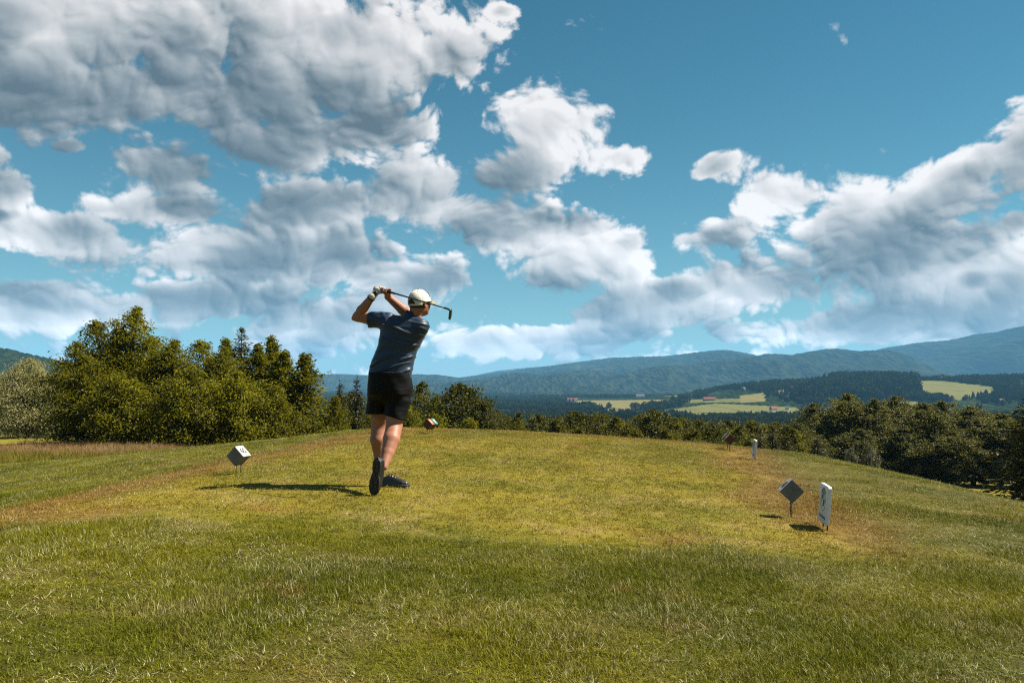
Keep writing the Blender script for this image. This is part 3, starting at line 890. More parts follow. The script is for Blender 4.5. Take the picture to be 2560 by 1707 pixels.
row = sorted([('shrub' if q[0] == 'hornbeam_low' else q[0],) + q[1:] for q in row], key=lambda q: q[1])
_n = {}
for kd, px, tp, hw, Y in row:
    k = _n.get(kd, 0)
    _n[kd] = k + 1
    tree(kd, px, tp - 6, hw * 1.6, Y, rl[kd][1] + (', nearest the large round-headed tree' if k == 0 else ', %s from the large round-headed tree' % ORD[k]), GR_, rl[kd][0])
GB_ = 'tall grove at the foot of the slope'
for px, tp, hw, Y, lb in ((2035, 1004, 62, 124, 'grey-olive tree at the outer end of the tall grove, next to the tree tops'), (2112, 980, 72, 122, 'tallest airy grey-olive tree of the grove at the foot of the slope'),
                          (2185, 992, 66, 118, 'grey-olive tree standing next to the tallest airy tree of the grove'), (2238, 986, 62, 124, 'tall olive tree with a forked head in the middle of the grove'),
                          (2300, 1004, 78, 116, 'dense olive tree in the middle of the grove, lower than the forked one'), (2352, 998, 76, 122, 'tall dense olive tree beyond the middle of the grove'),
                          (2425, 1012, 88, 116, 'broad grey-olive tree above the lit strip of lawn'), (2495, 1030, 80, 113, 'lowest grey-olive tree of the grove, next to the dark spruce'),
                          (2150, 1070, 60, 112, 'low olive tree fronting the grove, right behind the whitish bushes'), (2260, 1060, 66, 112, 'low olive tree fronting the middle of the grove'),
                          (2370, 1075, 66, 111, 'low olive tree fronting the grove beside the lit strip of lawn')):
    tree('olive_tree', px, tp, hw, Y, lb, GB_, 'olive_tree')
tree('pale_bush', 2172, 1112, 22, 104, 'whitish bush in front of the grove, catching the sun', None, 'pale_bush')
tree('pale_bush', 2122, 1118, 18, 105, 'smaller whitish bush beside the brighter one before the grove', None, 'pale_bush')
tree('young_spruce', 2590, 960, 140, 58, 'large dark spruce at the picture edge beside the grassy slope', None, 'spruce_tree')

# ---------------------------------------------------------------- valley woods (uncountable)
def blob_tree(seed, conifer=False):
    r = np.random.default_rng(seed)
    n = 260
    if conifer:
        t = r.random(n) ** 0.7
        th = r.uniform(0, 2 * math.pi, n)
        rad = 0.23 * (1 - t) * r.uniform(0.5, 1.05, n)
        pos = np.stack([rad * np.cos(th), rad * np.sin(th), 0.05 + 0.95 * t], -1)
        v, f = leaf_quads(pos, np.full(n, 0.12), r, flat=0.4, aspect=0.7, droop=0.3)
    else:
        d = r.normal(size=(n, 3)); d /= np.linalg.norm(d, axis=1, keepdims=True)
        rad = r.uniform(0.75, 1.05, n) * (1 + 0.25 * np.sin(d[:, 0] * 5 + seed) * np.cos(d[:, 2] * 6))
        pos = d * rad[:, None] * np.array([.36, .36, .45]) + np.array([0, 0, .52])
        v, f = leaf_quads(pos, np.full(n, 0.17), r, flat=0.2, aspect=0.8)
    return mesh_from('far_tree%d' % seed, v, f, MAT_WOOD_FAR)
FAR_SRC = [blob_tree(k) for k in range(4)] + [blob_tree(10 + k, True) for k in range(3)]
NEAR_SRC = [(KIND[k][0][i][1], KIND[k][1], KIND[k][2]) for k, i in (('round_tree', 0), ('round_tree', 1), ('light_tree', 0), ('light_tree', 1), ('spruce', 0), ('spruce', 1))]

def off_fields(x, y, z, keep):
    px, py = project(x, y, z)
    for p in FIELDS_GREEN + FIELDS_STRAW:
        keep &= ~in_poly(px, py, p)
    return keep

def near_wood():
    r = np.random.default_rng(6)
    n = 5200
    rad = np.exp(r.uniform(math.log(190), math.log(1000), n))
    az = r.uniform(-0.70, 0.70, n)
    x, y = rad * np.sin(az), rad * np.cos(az)
    z = height(x, y)
    idx = np.where(fbm(x / 90 + 31, y / 90 + 7, 2) + r.normal(size=n) * 0.1 > 0.55, 4 + r.integers(0, 2, n), r.integers(0, 4, n))
    h = r.uniform(7, 13, n) * sstep(150, 420, rad).clip(0.7, 1)
    H0 = np.array([q[1] for q in NEAR_SRC])[idx]
    sz = h / H0
    sw = sz * r.uniform(0.95, 1.35, n)
    return scatter('slope_wood', np.stack([x, y, z - .3], -1), np.stack([0 * x, 0 * x, r.uniform(0, 6.28, n)], -1), np.stack([sw, sw, sz], -1), idx,
                   [q[0] for q in NEAR_SRC], 'mixed woods on the slope between the tee and the valley floor')
near_wood()

def valley_wood():
    r = np.random.default_rng(5)
    n = 42000
    rad = np.exp(r.uniform(math.log(900), math.log(5600), n))
    az = r.uniform(-0.72, 0.72, n)
    x, y = rad * np.sin(az), rad * np.cos(az)
    z = height(x, y)
    keep = off_fields(x, y, z, np.ones(n, bool))
    keep &= (fbm(x / 260 + 3, y / 260, 3) > 0.40) | (rad < 1200)
    # trees on the right hill stand on its slope
    hit = (y > 1700) & (y < 3600) & (x > RH[0, 0, 0]) & (x < RH[0, -1, 0])
    z[hit] = np.maximum(z[hit], surf_z(RH, x[hit], y[hit]))
    keep = off_fields(x, y, z, keep)
    h = r.uniform(8, 14, n) * (1 + 0.25 * (rad > 2000))
    con = (fbm(x / 180 + 31, y / 180 + 7, 2) + r.normal(size=n) * 0.08) > 0.52
    idx = np.where(con, 4 + r.integers(0, 3, n), r.integers(0, 4, n))
    w = h * r.uniform(0.75, 1.2, n) * np.where(rad > 2000, 1.5, 1.05)
    k = keep
    return scatter('valley_wood', np.stack([x, y, z - .3], -1)[k], np.stack([0 * x, 0 * x, r.uniform(0, 6.28, n)], -1)[k], np.stack([w, w, h], -1)[k], idx[k],
                   FAR_SRC, 'dark mixed woods filling the valley and the low hill')
valley_wood()

def hill_wood():
    """the dense wood on the crown of the right hill"""
    r = np.random.default_rng(15)
    n = 9000
    x = r.uniform(700, 2600, n); y = r.uniform(2000, 2950, n)
    z = surf_z(RH, x, y)
    px, py = project(x, y, z)
    keep = np.ones(n, bool)
    for p in FIELDS_GREEN + FIELDS_STRAW:
        keep &= ~in_poly(px, py, p)
    dense = in_poly(px, py, [(1980, 1000), (2030, 965), (2120, 940), (2290, 940), (2300, 990), (2230, 1000), (2100, 1000)])
    keep &= dense | (r.random(n) < 0.5)
    h = np.where(dense, r.uniform(20, 30, n), r.uniform(9, 15, n))
    idx = np.where(dense & (r.random(n) < .7), 4 + r.integers(0, 3, n), r.integers(0, 4, n))
    w = h * np.where(idx > 3, 1.2, 1.0)
    k = keep
    return scatter('hill_wood', np.stack([x, y, z - .5], -1)[k], np.stack([0 * x, 0 * x, r.uniform(0, 6.28, n)], -1)[k], np.stack([w, w, h], -1)[k], idx[k], FAR_SRC,
                   'dense dark wood on the crown of the low hill')
hill_wood()

# ---------------------------------------------------------------- implicit modelling (numpy) for the golfer
def seg(P, a, b):
    a, b = np.asarray(a, np.float32), np.asarray(b, np.float32)
    d = b - a
    t = np.clip(((P - a) @ d) / max(float(d @ d), 1e-9), 0, 1)
    return t, np.linalg.norm(P - a - t[..., None] * d, axis=-1)

def cone(P, a, b, ra, rb):
    t, d = seg(P, a, b)
    return d - (ra + (rb - ra) * t)

def ellipsoid(P, c, r, M=None):
    q = P - np.asarray(c, np.float32)
    if M is not None:
        q = q @ np.asarray(M, np.float32)          # columns of M = local axes
    r = np.asarray(r, np.float32)
    k0 = np.linalg.norm(q / r, axis=-1)
    k1 = np.linalg.norm(q / (r * r), axis=-1)
    return k0 * (k0 - 1.0) / np.maximum(k1, 1e-6)

def smin(a, b, k):
    h = np.clip(0.5 + 0.5 * (b - a) / k, 0, 1)
    return b * (1 - h) + a * h - k * h * (1 - h)

def smax(a, b, k):
    return -smin(-a, -b, k)

def surface_nets(f, lo, h):
    """mesh of the zero level of a sampled field -> verts, quads"""
    s = f < 0
    nx, ny, nz = f.shape
    C = np.zeros((nx - 1, ny - 1, nz - 1), np.uint8)
    corners = [(i, j, k) for i in (0, 1) for j in (0, 1) for k in (0, 1)]
    sub = lambda A, c: A[c[0]:nx - 1 + c[0], c[1]:ny - 1 + c[1], c[2]:nz - 1 + c[2]]
    for c in corners:
        C += sub(s, c)
    act = (C > 0) & (C < 8)
    ids = np.full(act.shape, -1, np.int64)
    I = np.argwhere(act)
    ids[act] = np.arange(len(I))
    acc = np.zeros((len(I), 3)); cnt = np.zeros(len(I))
    vals = {c: f[I[:, 0] + c[0], I[:, 1] + c[1], I[:, 2] + c[2]] for c in corners}
    for a in corners:
        for ax in range(3):
            if a[ax] == 0:
                b = list(a); b[ax] = 1; b = tuple(b)
                va, vb = vals[a], vals[b]
                m = (va < 0) != (vb < 0)
                t = np.where(m, va / np.where(m, va - vb, 1), 0)
                p = np.array(a, float)[None] + 0 * acc
                p[:, ax] += t
                acc[m] += p[m]; cnt[m] += 1
    V = (I + acc / np.maximum(cnt, 1)[:, None]) * h + np.asarray(lo)
    Q = []
    for ax in range(3):
        u, v = (ax + 1) % 3, (ax + 2) % 3
        sl0 = [slice(1, None)] * 3; sl1 = [slice(1, None)] * 3
        sl0[ax] = slice(0, -1)
        sl0[u] = slice(1, -1); sl0[v] = slice(1, -1); sl1[u] = slice(1, -1); sl1[v] = slice(1, -1)
        A, B = s[tuple(sl0)], s[tuple(sl1)]
        for flip, m in ((False, A & ~B), (True, ~A & B)):
            E = np.argwhere(m)
            if not len(E):
                continue
            E[:, u] += 1; E[:, v] += 1
            def idd(du, dv):
                q = E.copy(); q[:, u] += du; q[:, v] += dv
                return ids[q[:, 0], q[:, 1], q[:, 2]]
            quad = np.stack([idd(-1, -1), idd(0, -1), idd(0, 0), idd(-1, 0)], -1)
            Q.append(quad[:, ::-1] if flip else quad)
    return V, np.vstack(Q)

def sdf_mesh(name, func, lo, hi, h, mat, origin=(0, 0, 0)):
    lo, hi = np.asarray(lo, float), np.asarray(hi, float)
    n = np.ceil((hi - lo) / h).astype(int) + 1
    gx, gy, gz = (lo[k] + h * np.arange(n[k]) for k in range(3))
    f = np.empty(tuple(n), np.float32)
    step = max(1, int(400000 / (n[1] * n[2])))
    for i in range(0, n[0], step):
        P = np.stack(np.meshgrid(gx[i:i + step], gy, gz, indexing='ij'), -1).astype(np.float32)
        f[i:i + step] = func(P)
    V, F = surface_nets(f, lo, h)
    return mesh_from(name, V - np.asarray(origin), F, mat, smooth=True)

# ---------------------------------------------------------------- materials of the golfer
def skin_mat():
    m, t = new_mat('skin')
    P = t.n('ShaderNodeTexCoord').outputs['Object']
    a = t.noise(P, 9.0, 4.0, 0.6)
    b_ = t.noise(P, 140.0, 3.0, 0.6)
    c = t.mix(t.remap(a, 0.3, 0.7), (0.37, 0.155, 0.088), (0.46, 0.205, 0.125))
    c = t.mix(t.m('MULTIPLY', t.remap(b_, 0.45, 0.75), 0.35), c, (0.26, 0.105, 0.06))
    c = t.vm('SCALE', c, scale=ALB * 1.4)
    b = t.n('ShaderNodeBsdfPrincipled', {'Base Color': c, 'Roughness': 0.55, 'Specular IOR Level': 0.3,
                                         'Subsurface Weight': 0.12, 'Subsurface Radius': (0.9, 0.35, 0.2), 'Subsurface Scale': 0.01})
    bp = t.n('ShaderNodeBump', {'Strength': 0.25, 'Distance': 0.002, 'Height': b_})
    t.t.links.new(bp.outputs[0], b.inputs['Normal'])
    finish(t, b.outputs[0])
    return m

def cloth_mat(name, c1, c2, rough, sheen, wrinkle=0.4, spec=0.3):
    m, t = new_mat(name)
    P = t.n('ShaderNodeTexCoord').outputs['Object']
    a = t.noise(P, 5.0, 4.0, 0.55)
    w = t.noise(t.vm('MULTIPLY', P, (2.0, 2.0, 6.0)), 3.0, 2.0, 0.5, dist=0.8)
    weave = t.n('ShaderNodeTexNoise', {'Vector': P, 'Scale': 700.0, 'Detail': 1.0})
    c = t.vm('SCALE', t.mix(t.remap(a, 0.35, 0.65), c1, c2), scale=ALB)
    b = t.n('ShaderNodeBsdfPrincipled', {'Base Color': c, 'Roughness': rough, 'Specular IOR Level': spec, 'Sheen Weight': sheen, 'Sheen Roughness': 0.4})
    b1 = t.n('ShaderNodeBump', {'Strength': wrinkle, 'Distance': 0.02, 'Height': w})
    b2 = t.n('ShaderNodeBump', {'Strength': 0.15, 'Distance': 0.001, 'Height': weave.outputs[0], 'Normal': b1.outputs[0]})
    t.t.links.new(b2.outputs[0], b.inputs['Normal'])
    finish(t, b.outputs[0])
    return m

M_SKIN = skin_mat()
M_SHIRT = cloth_mat('navy_jersey', (0.015, 0.044, 0.095), (0.020, 0.053, 0.110), 0.48, 0.05, 0.25, 0.35)
M_TRIM = cloth_mat('navy_trim', (0.012, 0.028, 0.050), (0.016, 0.034, 0.058), 0.6, 0.1, 0.2)
M_SHORTS = cloth_mat('black_stretch', (0.003, 0.003, 0.0034), (0.0045, 0.0045, 0.005), 0.6, 0.0, 0.25, 0.14)
M_CAP = cloth_mat('cream_twill', (1.10, 1.04, 0.88), (1.20, 1.14, 0.98), 0.8, 0.1, 0.25)
M_BRIM = cloth_mat('olive_twill', (0.34, 0.31, 0.14), (0.40, 0.36, 0.17), 0.8, 0.1, 0.1)
M_GLOVE = cloth_mat('white_leather', (0.90, 0.83, 0.70), (1.02, 0.95, 0.82), 0.5, 0.0, 0.35)
M_DARK = plain_mat('dark_panel', (0.012, 0.013, 0.016), 0.5, var=0.3)
M_HAIR = plain_mat('dark_hair', (0.022, 0.014, 0.010), 0.65, var=0.5, scale=90, bump=0.8)
M_SHOE = plain_mat('black_leather', (0.012, 0.013, 0.015), 0.36, var=0.3, scale=25, bump=0.3, spec=0.5)
M_SOLE = plain_mat('rubber_sole', (0.016, 0.015, 0.014), 0.6, var=0.4, scale=40)
M_TREAD = plain_mat('worn_tread', (0.085, 0.065, 0.040), 0.8, var=0.5, scale=60)
M_STEEL = plain_mat('brushed_steel', (0.16, 0.17, 0.185), 0.42, metal=0.6, var=0.15)
M_SHAFT = plain_mat('dull_steel', (0.10, 0.115, 0.13), 0.4, metal=0.9, var=0.1)
M_GRIP = plain_mat('black_rubber', (0.010, 0.010, 0.011), 0.7, var=0.2)
M_LENS = plain_mat('dark_lens', (0.004, 0.004, 0.005), 0.08, spec=0.8)
M_YELLOW = plain_mat('yellow_tab', (0.55, 0.50, 0.02), 0.6)

# ---------------------------------------------------------------- pose (photo pixel + distance -> place)
A = lambda px, py, Y: np.array(at(px, py, Y), np.float32)
g_z = zat(-1.1, 7.0)
G0 = np.array((-1.13, 7.05, g_z))
golfer = tag(empty('person', tuple(G0)), 'golfer in a navy shirt, black shorts and cream cap finishing a swing', 'person')

shL, elL, wrL = A(965, 803, 7.14), A(893, 792, 7.20), A(930, 742, 7.10)
shR, elR, wrR = A(1050, 815, 7.08), A(1022, 787, 7.34), A(970, 742, 7.20)
hipL, knL, anL = A(958, 985, 7.22), A(946, 1066, 7.27), A(950, 1186, 7.28)
hipR, knR = A(996, 985, 7.12), A(985, 1066, 7.06)
clfR, anR = A(979, 1098, 6.98), A(959, 1166, 6.80)
HC = A(1049, 758, 7.12)                                    # centre of the skull
face = Vector((math.sin(R(38)), math.cos(R(38)), 0.16)).normalized()
up_h = (Vector((0.10, 0.02, 1)) - face * face.dot(Vector((0.10, 0.02, 1)))).normalized()
side = face.cross(up_h).normalized()                       # right-hand side of the head
HM = np.array([face, side, up_h]).T                        # local axes: x forward, y right, z up
hl = lambda x, y, z: HC + HM @ np.array([x, y, z])
GB, GE = A(937, 719, 7.185), A(1126, 774, 6.62)            # butt and hosel end of the club
gd = (GE - GB) / np.linalg.norm(GE - GB)

def frame_about(axis, w):
    w = w - axis * (w @ axis)
    w = w / np.linalg.norm(w)
    return w, np.cross(axis, w)

def hand_sdf(P, s0, wrist, grip_r, fr, palm_r, flip, thick=0.0):
    """a fist closed round the club: palm at the wrist side, four bent fingers round the grip, thumb along it"""
    c = GB + gd * (s0 + 0.037)
    w, v = frame_about(gd, wrist - c)
    if flip:
        v = -v
    d = cone(P, wrist, c + w * (grip_r + 0.024) - v * 0.004, 0.029 + thick, 0.030 + thick)
    pc = c + w * (grip_r + 0.014) - v * 0.010
    d = smin(d, ellipsoid(P, pc, (0.048 + thick, 0.030 + thick, 0.024 + thick), np.stack([gd, v, w], -1)), 0.012)
    ln = (0.90, 1.0, 0.97, 0.80)
    for k in range(4):
        q = c + gd * (-0.034 + 0.0225 * k)
        rr = grip_r + fr
        prev = q + w * (rr + 0.012) + v * 0.010
        r0 = fr * (1.0 if k < 3 else 0.88) + thick
        for ang in (62, 128, 196):
            th = R(ang) * ln[k]
            nx = q + (w * math.cos(th) + v * math.sin(th)) * (rr + (0.004 if ang == 62 else 0.0))
            d = smin(d, cone(P, prev, nx, r0, r0 * 0.92), 0.004)
            prev, r0 = nx, r0 * 0.92
    t0 = c + w * (grip_r + 0.020) - v * 0.020 + gd * 0.012
    t1 = c - v * (grip_r + 0.010) + w * 0.006 + gd * 0.034
    t2 = c - v * (grip_r + 0.007) - w * 0.006 + gd * 0.060
    d = smin(d, cone(P, t0, t1, 0.0125 + thick, 0.011 + thick), 0.008)
    return smin(d, cone(P, t1, t2, 0.011 + thick, 0.0095 + thick), 0.005)

def limb(P, pts, rads, k=0.02):
    d = None
    for i in range(len(pts) - 1):
        q = cone(P, pts[i], pts[i + 1], rads[i], rads[i + 1])
        d = q if d is None else smin(d, q, k)
    return d

def mid(a, b, t):
    return a + (b - a) * t

def body_sdf(P):
    # legs: thigh, back of the knee, full calf high on the shank, thin ankle
    cL = mid(knL, anL, 0.27) + np.array([-0.006, -0.022, 0], np.float32)
    d = limb(P, [hipL, mid(hipL, knL, .7), knL, cL, mid(knL, anL, .62), anL], [.088, .078, .066, .067, .049, .036], .012)
    cR = clfR + np.array([0.0, -0.014, 0], np.float32)
    dR = limb(P, [hipR, mid(hipR, knR, .7), knR, cR, mid(clfR, anR, .5), anR], [.092, .081, .071, .073, .054, .035], .012)
    dR = smin(dR, ellipsoid(P, mid(hipR, knR, .93) + np.array([-.018, -.03, 0], np.float32), (.020, .03, .07)), .03)
    d = np.minimum(d, dR)
    # pelvis, trunk and shoulders under the clothes
    d = smin(d, limb(P, [mid(hipL, hipR, .5), A(985, 900, 7.10), A(1008, 835, 7.11), A(1022, 806, 7.12)], [.095, .085, .095, .06], .04), .03)
    d = smin(d, cone(P, shL, shR, .06, .06), .03)
    # arms
    d = smin(d, limb(P, [shL, mid(shL, elL, .5), elL + np.array([.008, 0, 0], np.float32), mid(elL, wrL, .32), wrL], [.063, .056, .045, .047, .030], .012), .025)
    d = smin(d, cone(P, elL + np.array([-.004, 0, .01], np.float32), elL + np.array([-.034, -.008, -.016], np.float32), .030, .017), .022)
    d = smin(d, limb(P, [shR, mid(shR, elR, .5), elR, mid(elR, wrR, .3), wrR], [.063, .055, .046, .048, .031], .012), .025)
    d = smin(d, hand_sdf(P, 0.105, wrR, 0.0125, 0.0092, 0.03, True), .012)
    d = smin(d, cone(P, wrL, GB + gd * 0.04, .027, .022), .015)
    # neck, skull, jaw, face
    d = smin(d, cone(P, A(1028, 808, 7.13), hl(-0.030, 0, -0.050), .064, .058), .025)
    hd = ellipsoid(P, hl(-0.008, 0, 0.012), (.098, .077, .100), HM)
    hd = smin(hd, ellipsoid(P, hl(0.040, 0, -0.055), (.052, .056, .065), HM), .04)
    hd = smin(hd, cone(P, hl(0.085, 0, -0.005), hl(0.108, 0, -0.032), .010, .014), .012)          # nose
    hd = smin(hd, cone(P, hl(0.078, -.02, -0.064), hl(0.078, .02, -0.064), .010, .010), .010)      # mouth
    hd = smin(hd, ellipsoid(P, hl(0.078, 0, -0.095), (.020, .022, .016), HM), .02)                 # chin
    hd = smin(hd, cone(P, hl(0.075, -.035, 0.022), hl(0.075, .035, 0.022), .011, .011), .012)      # brow
    for s in (-1, 1):
        hd = smin(hd, ellipsoid(P, hl(-0.008, s * 0.080, -0.012), (.020, .008, .032), HM), .006)   # ears
        hd = smin(hd, ellipsoid(P, hl(0.060, s * 0.044, -0.03), (.024, .018, .020), HM), .02)      # cheeks
        hd = smax(hd, -ellipsoid(P, hl(-0.002, s * 0.088, -0.012), (.010, .006, .016), HM), .004)
    return smin(d, hd, .025)

body = link('body', sdf_mesh('body', body_sdf, (-1.50, 6.62, g_z - .02), (-.62, 7.50, 1.93), 0.0064, M_SKIN, G0), golfer)

# ---- shirt: cross-sections read from its outline, with folds
COL0 = A(1031, 789, 7.125)
COLN = np.array([0.42, 0.06, 0.90], np.float32); COLN /= np.linalg.norm(COLN)
_S = [(948, 921, 1028.5, .128), (934, 919.8, 1029.5, .130), (919, 923, 1032.6, .130), (901.8, 927.5, 1036, .128), (877.7, 938, 1043, .126), (862, 943.5, 1051.5, .130),
      (836.4, 948, 1065, .136), (819, 950, 1071, .134), (806, 955, 1068, .118), (797, 972, 1058, .095), (789, 992, 1046, .070)]
_sz = np.array([at(1000, s[0], 7.1).z for s in _S])
_sl = np.array([at(s[1], s[0], 7.1).x for s in _S])
_sr = np.array([at(s[2], s[0], 7.1).x for s in _S])
_sb = np.array([s[3] for s in _S])
SLV_L = mid(shL, elL, 0.56)
SLV_R = mid(shR, elR, 0.62)
def shirt_solid(P, grow=0.0):
    z = P[..., 2]
    cx = np.interp(z, _sz, (_sl + _sr) / 2)
    a = np.interp(z, _sz, (_sr - _sl) / 2)
    b = np.interp(z, _sz, _sb)
    cy = 7.105 + 0.02 * np.sin((z - 1.0) * 4)
    k = (np.abs((P[..., 0] - cx) / a) ** 2.4 + np.abs((P[..., 1] - cy) / b) ** 2.4) ** (1 / 2.4)
    d = (k - 1) * np.minimum(a, b)
    d = smax(d, z - _sz[-1], 0.05)
    uL = (elL - shL) / np.linalg.norm(elL - shL)
    sl = cone(P, shL + np.array([.015, 0, .0], np.float32), mid(shL, elL, .8), .080, .062)
    sl = smax(sl, (P - SLV_L) @ uL, 0.006)
    d = smin(d, sl, .035)
    uR = (elR - shR) / np.linalg.norm(elR - shR)
    sr = cone(P, shR, mid(shR, elR, .85), .078, .062)
    sr = smax(sr, (P - SLV_R) @ uR, 0.006)
    d = smin(d, sr, .035)
    d = smin(d, cone(P, A(995, 806, 7.11), A(1050, 810, 7.10), .058, .062), .03)
    d = smin(d, cone(P, COL0 - COLN * .04, COL0 + COLN * .002, .084, .072), .03)
    # hem: level behind, dipping at the right side
    xn = P[..., 0]
    hem = np.interp(xn, [at(919, 935, 7.1).x, at(985, 937, 7.1).x, at(1015, 941, 7.1).x, at(1030, 950, 7.1).x],
                    [at(919, 934, 7.1).z, at(985, 935.5, 7.1).z, at(1015, 940, 7.1).z, at(1030, 949, 7.1).z])
    return smax(d, hem - z, 0.006)
def folds(P):
    """broad soft drag lines pulled from the lower left towards the right shoulder, bunching at the hem"""
    x, y, z = P[..., 0], P[..., 1], P[..., 2]
    u = x + 1.1 + 0.35 * (y - 7.1)
    warp = 0.030 * np.sin(u * 7 + z * 3) + 0.016 * np.sin(u * 15 + 1.7 - z * 6)
    crest = lambda v: np.maximum(0, np.sin(v)) ** 3.5
    w1 = crest((z - 0.18 * u + 0.9 * u * u + warp) * 80 + 1.6 * np.sin(u * 5 + z * 4))
    w2 = crest((z + 0.30 * u + warp * 1.5) * 52 + 1.6 * np.sin(u * 8 + 2) + 1.1)
    w3 = crest((z * 0.25 + u + warp) * 60 + 2.0 * np.sin(z * 9))
    m1 = sstep(-.3, .6, np.sin(u * 8 + z * 7 + 0.7) + .4 * np.sin(z * 17))
    low = sstep(1.30, 1.05, z)
    top = sstep(1.42, 1.50, z)
    d = (0.0115 + 0.0060 * low) * w1 * (0.25 + 0.75 * m1) * (1 - .7 * top) + (0.0100 + .004 * low) * w2 * (1 - m1)
    flat = 0.15 + 0.85 * sstep(.25, .75, np.abs(y - 7.105) / .13)     # drag lines lie on the back and chest, the sides stay taut
    return -(d * flat + top * 0.0060 * w3 * sstep(.02, -.10, u) + top * .005 * w2) + 0.002
def shirt_sdf(P):
    d = shirt_solid(P) + folds(P)
    return smax(d, (P - (COL0 + COLN * .010)) @ COLN, .004)
shirt = link('shirt', sdf_mesh('shirt', shirt_sdf, (-1.36, 6.90, .93), (-.60, 7.40, 1.68), 0.0052, M_SHIRT, G0), golfer)
def collar_sdf(P):
    t = (P - COL0) @ COLN
    q = P - COL0 - t[..., None] * COLN
    return np.maximum(np.abs(np.linalg.norm(q, axis=-1) - (.0705 - .10 * t)) - .0045, np.abs(t - .008) - .016)
link('collar', sdf_mesh('collar', collar_sdf, COL0 - .11, COL0 + .11, 0.0045, M_TRIM, G0), shirt)

# ---- shorts
hemL, hemR = A(941, 1034, 7.20), A(988, 1043, 7.08)
def shorts_sdf(P):
    z = P[..., 2]
    pel = ellipsoid(P, A(974, 968, 7.12), (.192, .150, .16))
    d = smin(pel, cone(P, A(974, 935, 7.11), A(974, 965, 7.12), .15, .16), .04)
    k = (np.abs((P[..., 0] - at(974, 950, 7.1).x) / .187) ** 2.6 + np.abs((P[..., 1] - 7.11) / .146) ** 2.6) ** (1 / 2.6)
    box = np.maximum((k - 1) * .14, np.maximum(z - at(974, 930, 7.1).z, at(974, 985, 7.1).z - z))
    d = smin(smax(d, (k - 1.03) * .14, .02), box, .03)
    ll = cone(P, A(953, 975, 7.19), hemL + (hemL - hipL) * .25, .118, .086)
    uL = np.array([.04, 0, -1.0], np.float32)
    ll = smax(ll, (P - hemL) @ uL, .005)
    rr = cone(P, A(996, 975, 7.11), hemR + (hemR - hipR) * .25, .124, .097)
    uR = np.array([-math.sin(R(15)), 0, -math.cos(R(15))], np.float32)
    rr = smax(rr, (P - hemR) @ uR, .005)
    d = smin(d, smin(ll, rr, .006), .03)
    d = smax(d, z - at(974, 930, 7.1).z, .01)
    x, y = P[..., 0], P[..., 1]
    w = np.sin((z * 0.9 - x * .55 + .02 * np.sin(x * 20)) * 75 + 2 * np.sin(y * 9)) * sstep(-.98, -.90, x) * sstep(.95, .85, z)
    return d - .0035 * np.maximum(w, -.2) - 0.004 * np.sin(z * 30 + x * 25) * np.sin(x * 14 + 2)
shorts = link('shorts', sdf_mesh('shorts', shorts_sdf, (-1.36, 6.90, .62), (-.80, 7.40, 1.12), 0.006, M_SHORTS, G0), golfer)

# ---- shoes (local frame: x heel to toe, y across, z up from the sole)
_sx = np.array([-.10, -.085, -.05, 0, .05, .10, .15, .185, .205])
_sw = np.array([.012, .032, .038, .037, .041, .048, .047, .034, .010])
_sh = np.array([.055, .085, .096, .104, .100, .078, .060, .048, .030])
def shoe_local(q):
    x, y, z = q[..., 0], q[..., 1], q[..., 2]
    w = np.interp(x, _sx, _sw); hh = np.interp(x, _sx, _sh)
    taper = w * (1 - .28 * np.clip(z / .1, 0, 1))
    k = np.sqrt((y / taper) ** 2 + (np.maximum(z - .01, 0) / (hh - .01)) ** 4)
    d = (k - 1) * .03
    ends = np.maximum(-.105 - x, x - .208)
    d = smax(smax(d, ends, .01), -z + .004, .004)
    # opening for the ankle
    d = smax(d, -ellipsoid(q, (-.035, 0, .115), (.048, .030, .045)), .006)
    lace = np.sin(x * 260) * .0018 * ((x > .02) & (x < .11) & (np.abs(y) < .022) & (z > .05))
    return d - lace
def sole_local(q):
    x, y, z = q[..., 0], q[..., 1], q[..., 2]
    w = np.interp(x, _sx, _sw) + .004 - .009 * np.exp(-((x - .02) / .03) ** 2)
    d = smax(np.abs(y) - w, np.maximum(-.112 - x, x - .214), .012)
    return smax(smax(d, z - .020, .004), -z - .002, .003)
def make_shoe(origin, fwd, upv, name_label):
    f = Vector(fwd).normalized()
    u = (Vector(upv) - f * f.dot(Vector(upv))).normalized()
    M = Matrix((f, u.cross(f), u)).transposed().to_4x4()
    return Matrix.Translation(Vector(origin) - Vector(G0)) @ M @ Matrix.Scale(1.02, 4)
me_up = sdf_mesh('shoe_upper', shoe_local, (-.13, -.07, -.01), (.23, .07, .13), .004, M_SHOE)
me_so = sdf_mesh('shoe_sole', sole_local, (-.14, -.07, -.02), (.24, .07, .04), .004, M_SOLE)
def pad_mesh(w, l):
    bmx = bmesh.new()
    bmesh.ops.create_cube(bmx, size=1, matrix=Matrix.Diagonal((l, w, .007, 1)))
    bmesh.ops.bevel(bmx, geom=bmx.edges[:], offset=.0028, segments=2, affect='EDGES')
    me = bpy.data.meshes.new('tread'); bmx.to_mesh(me); bmx.free()
    me.materials.append(M_TREAD)
    return me
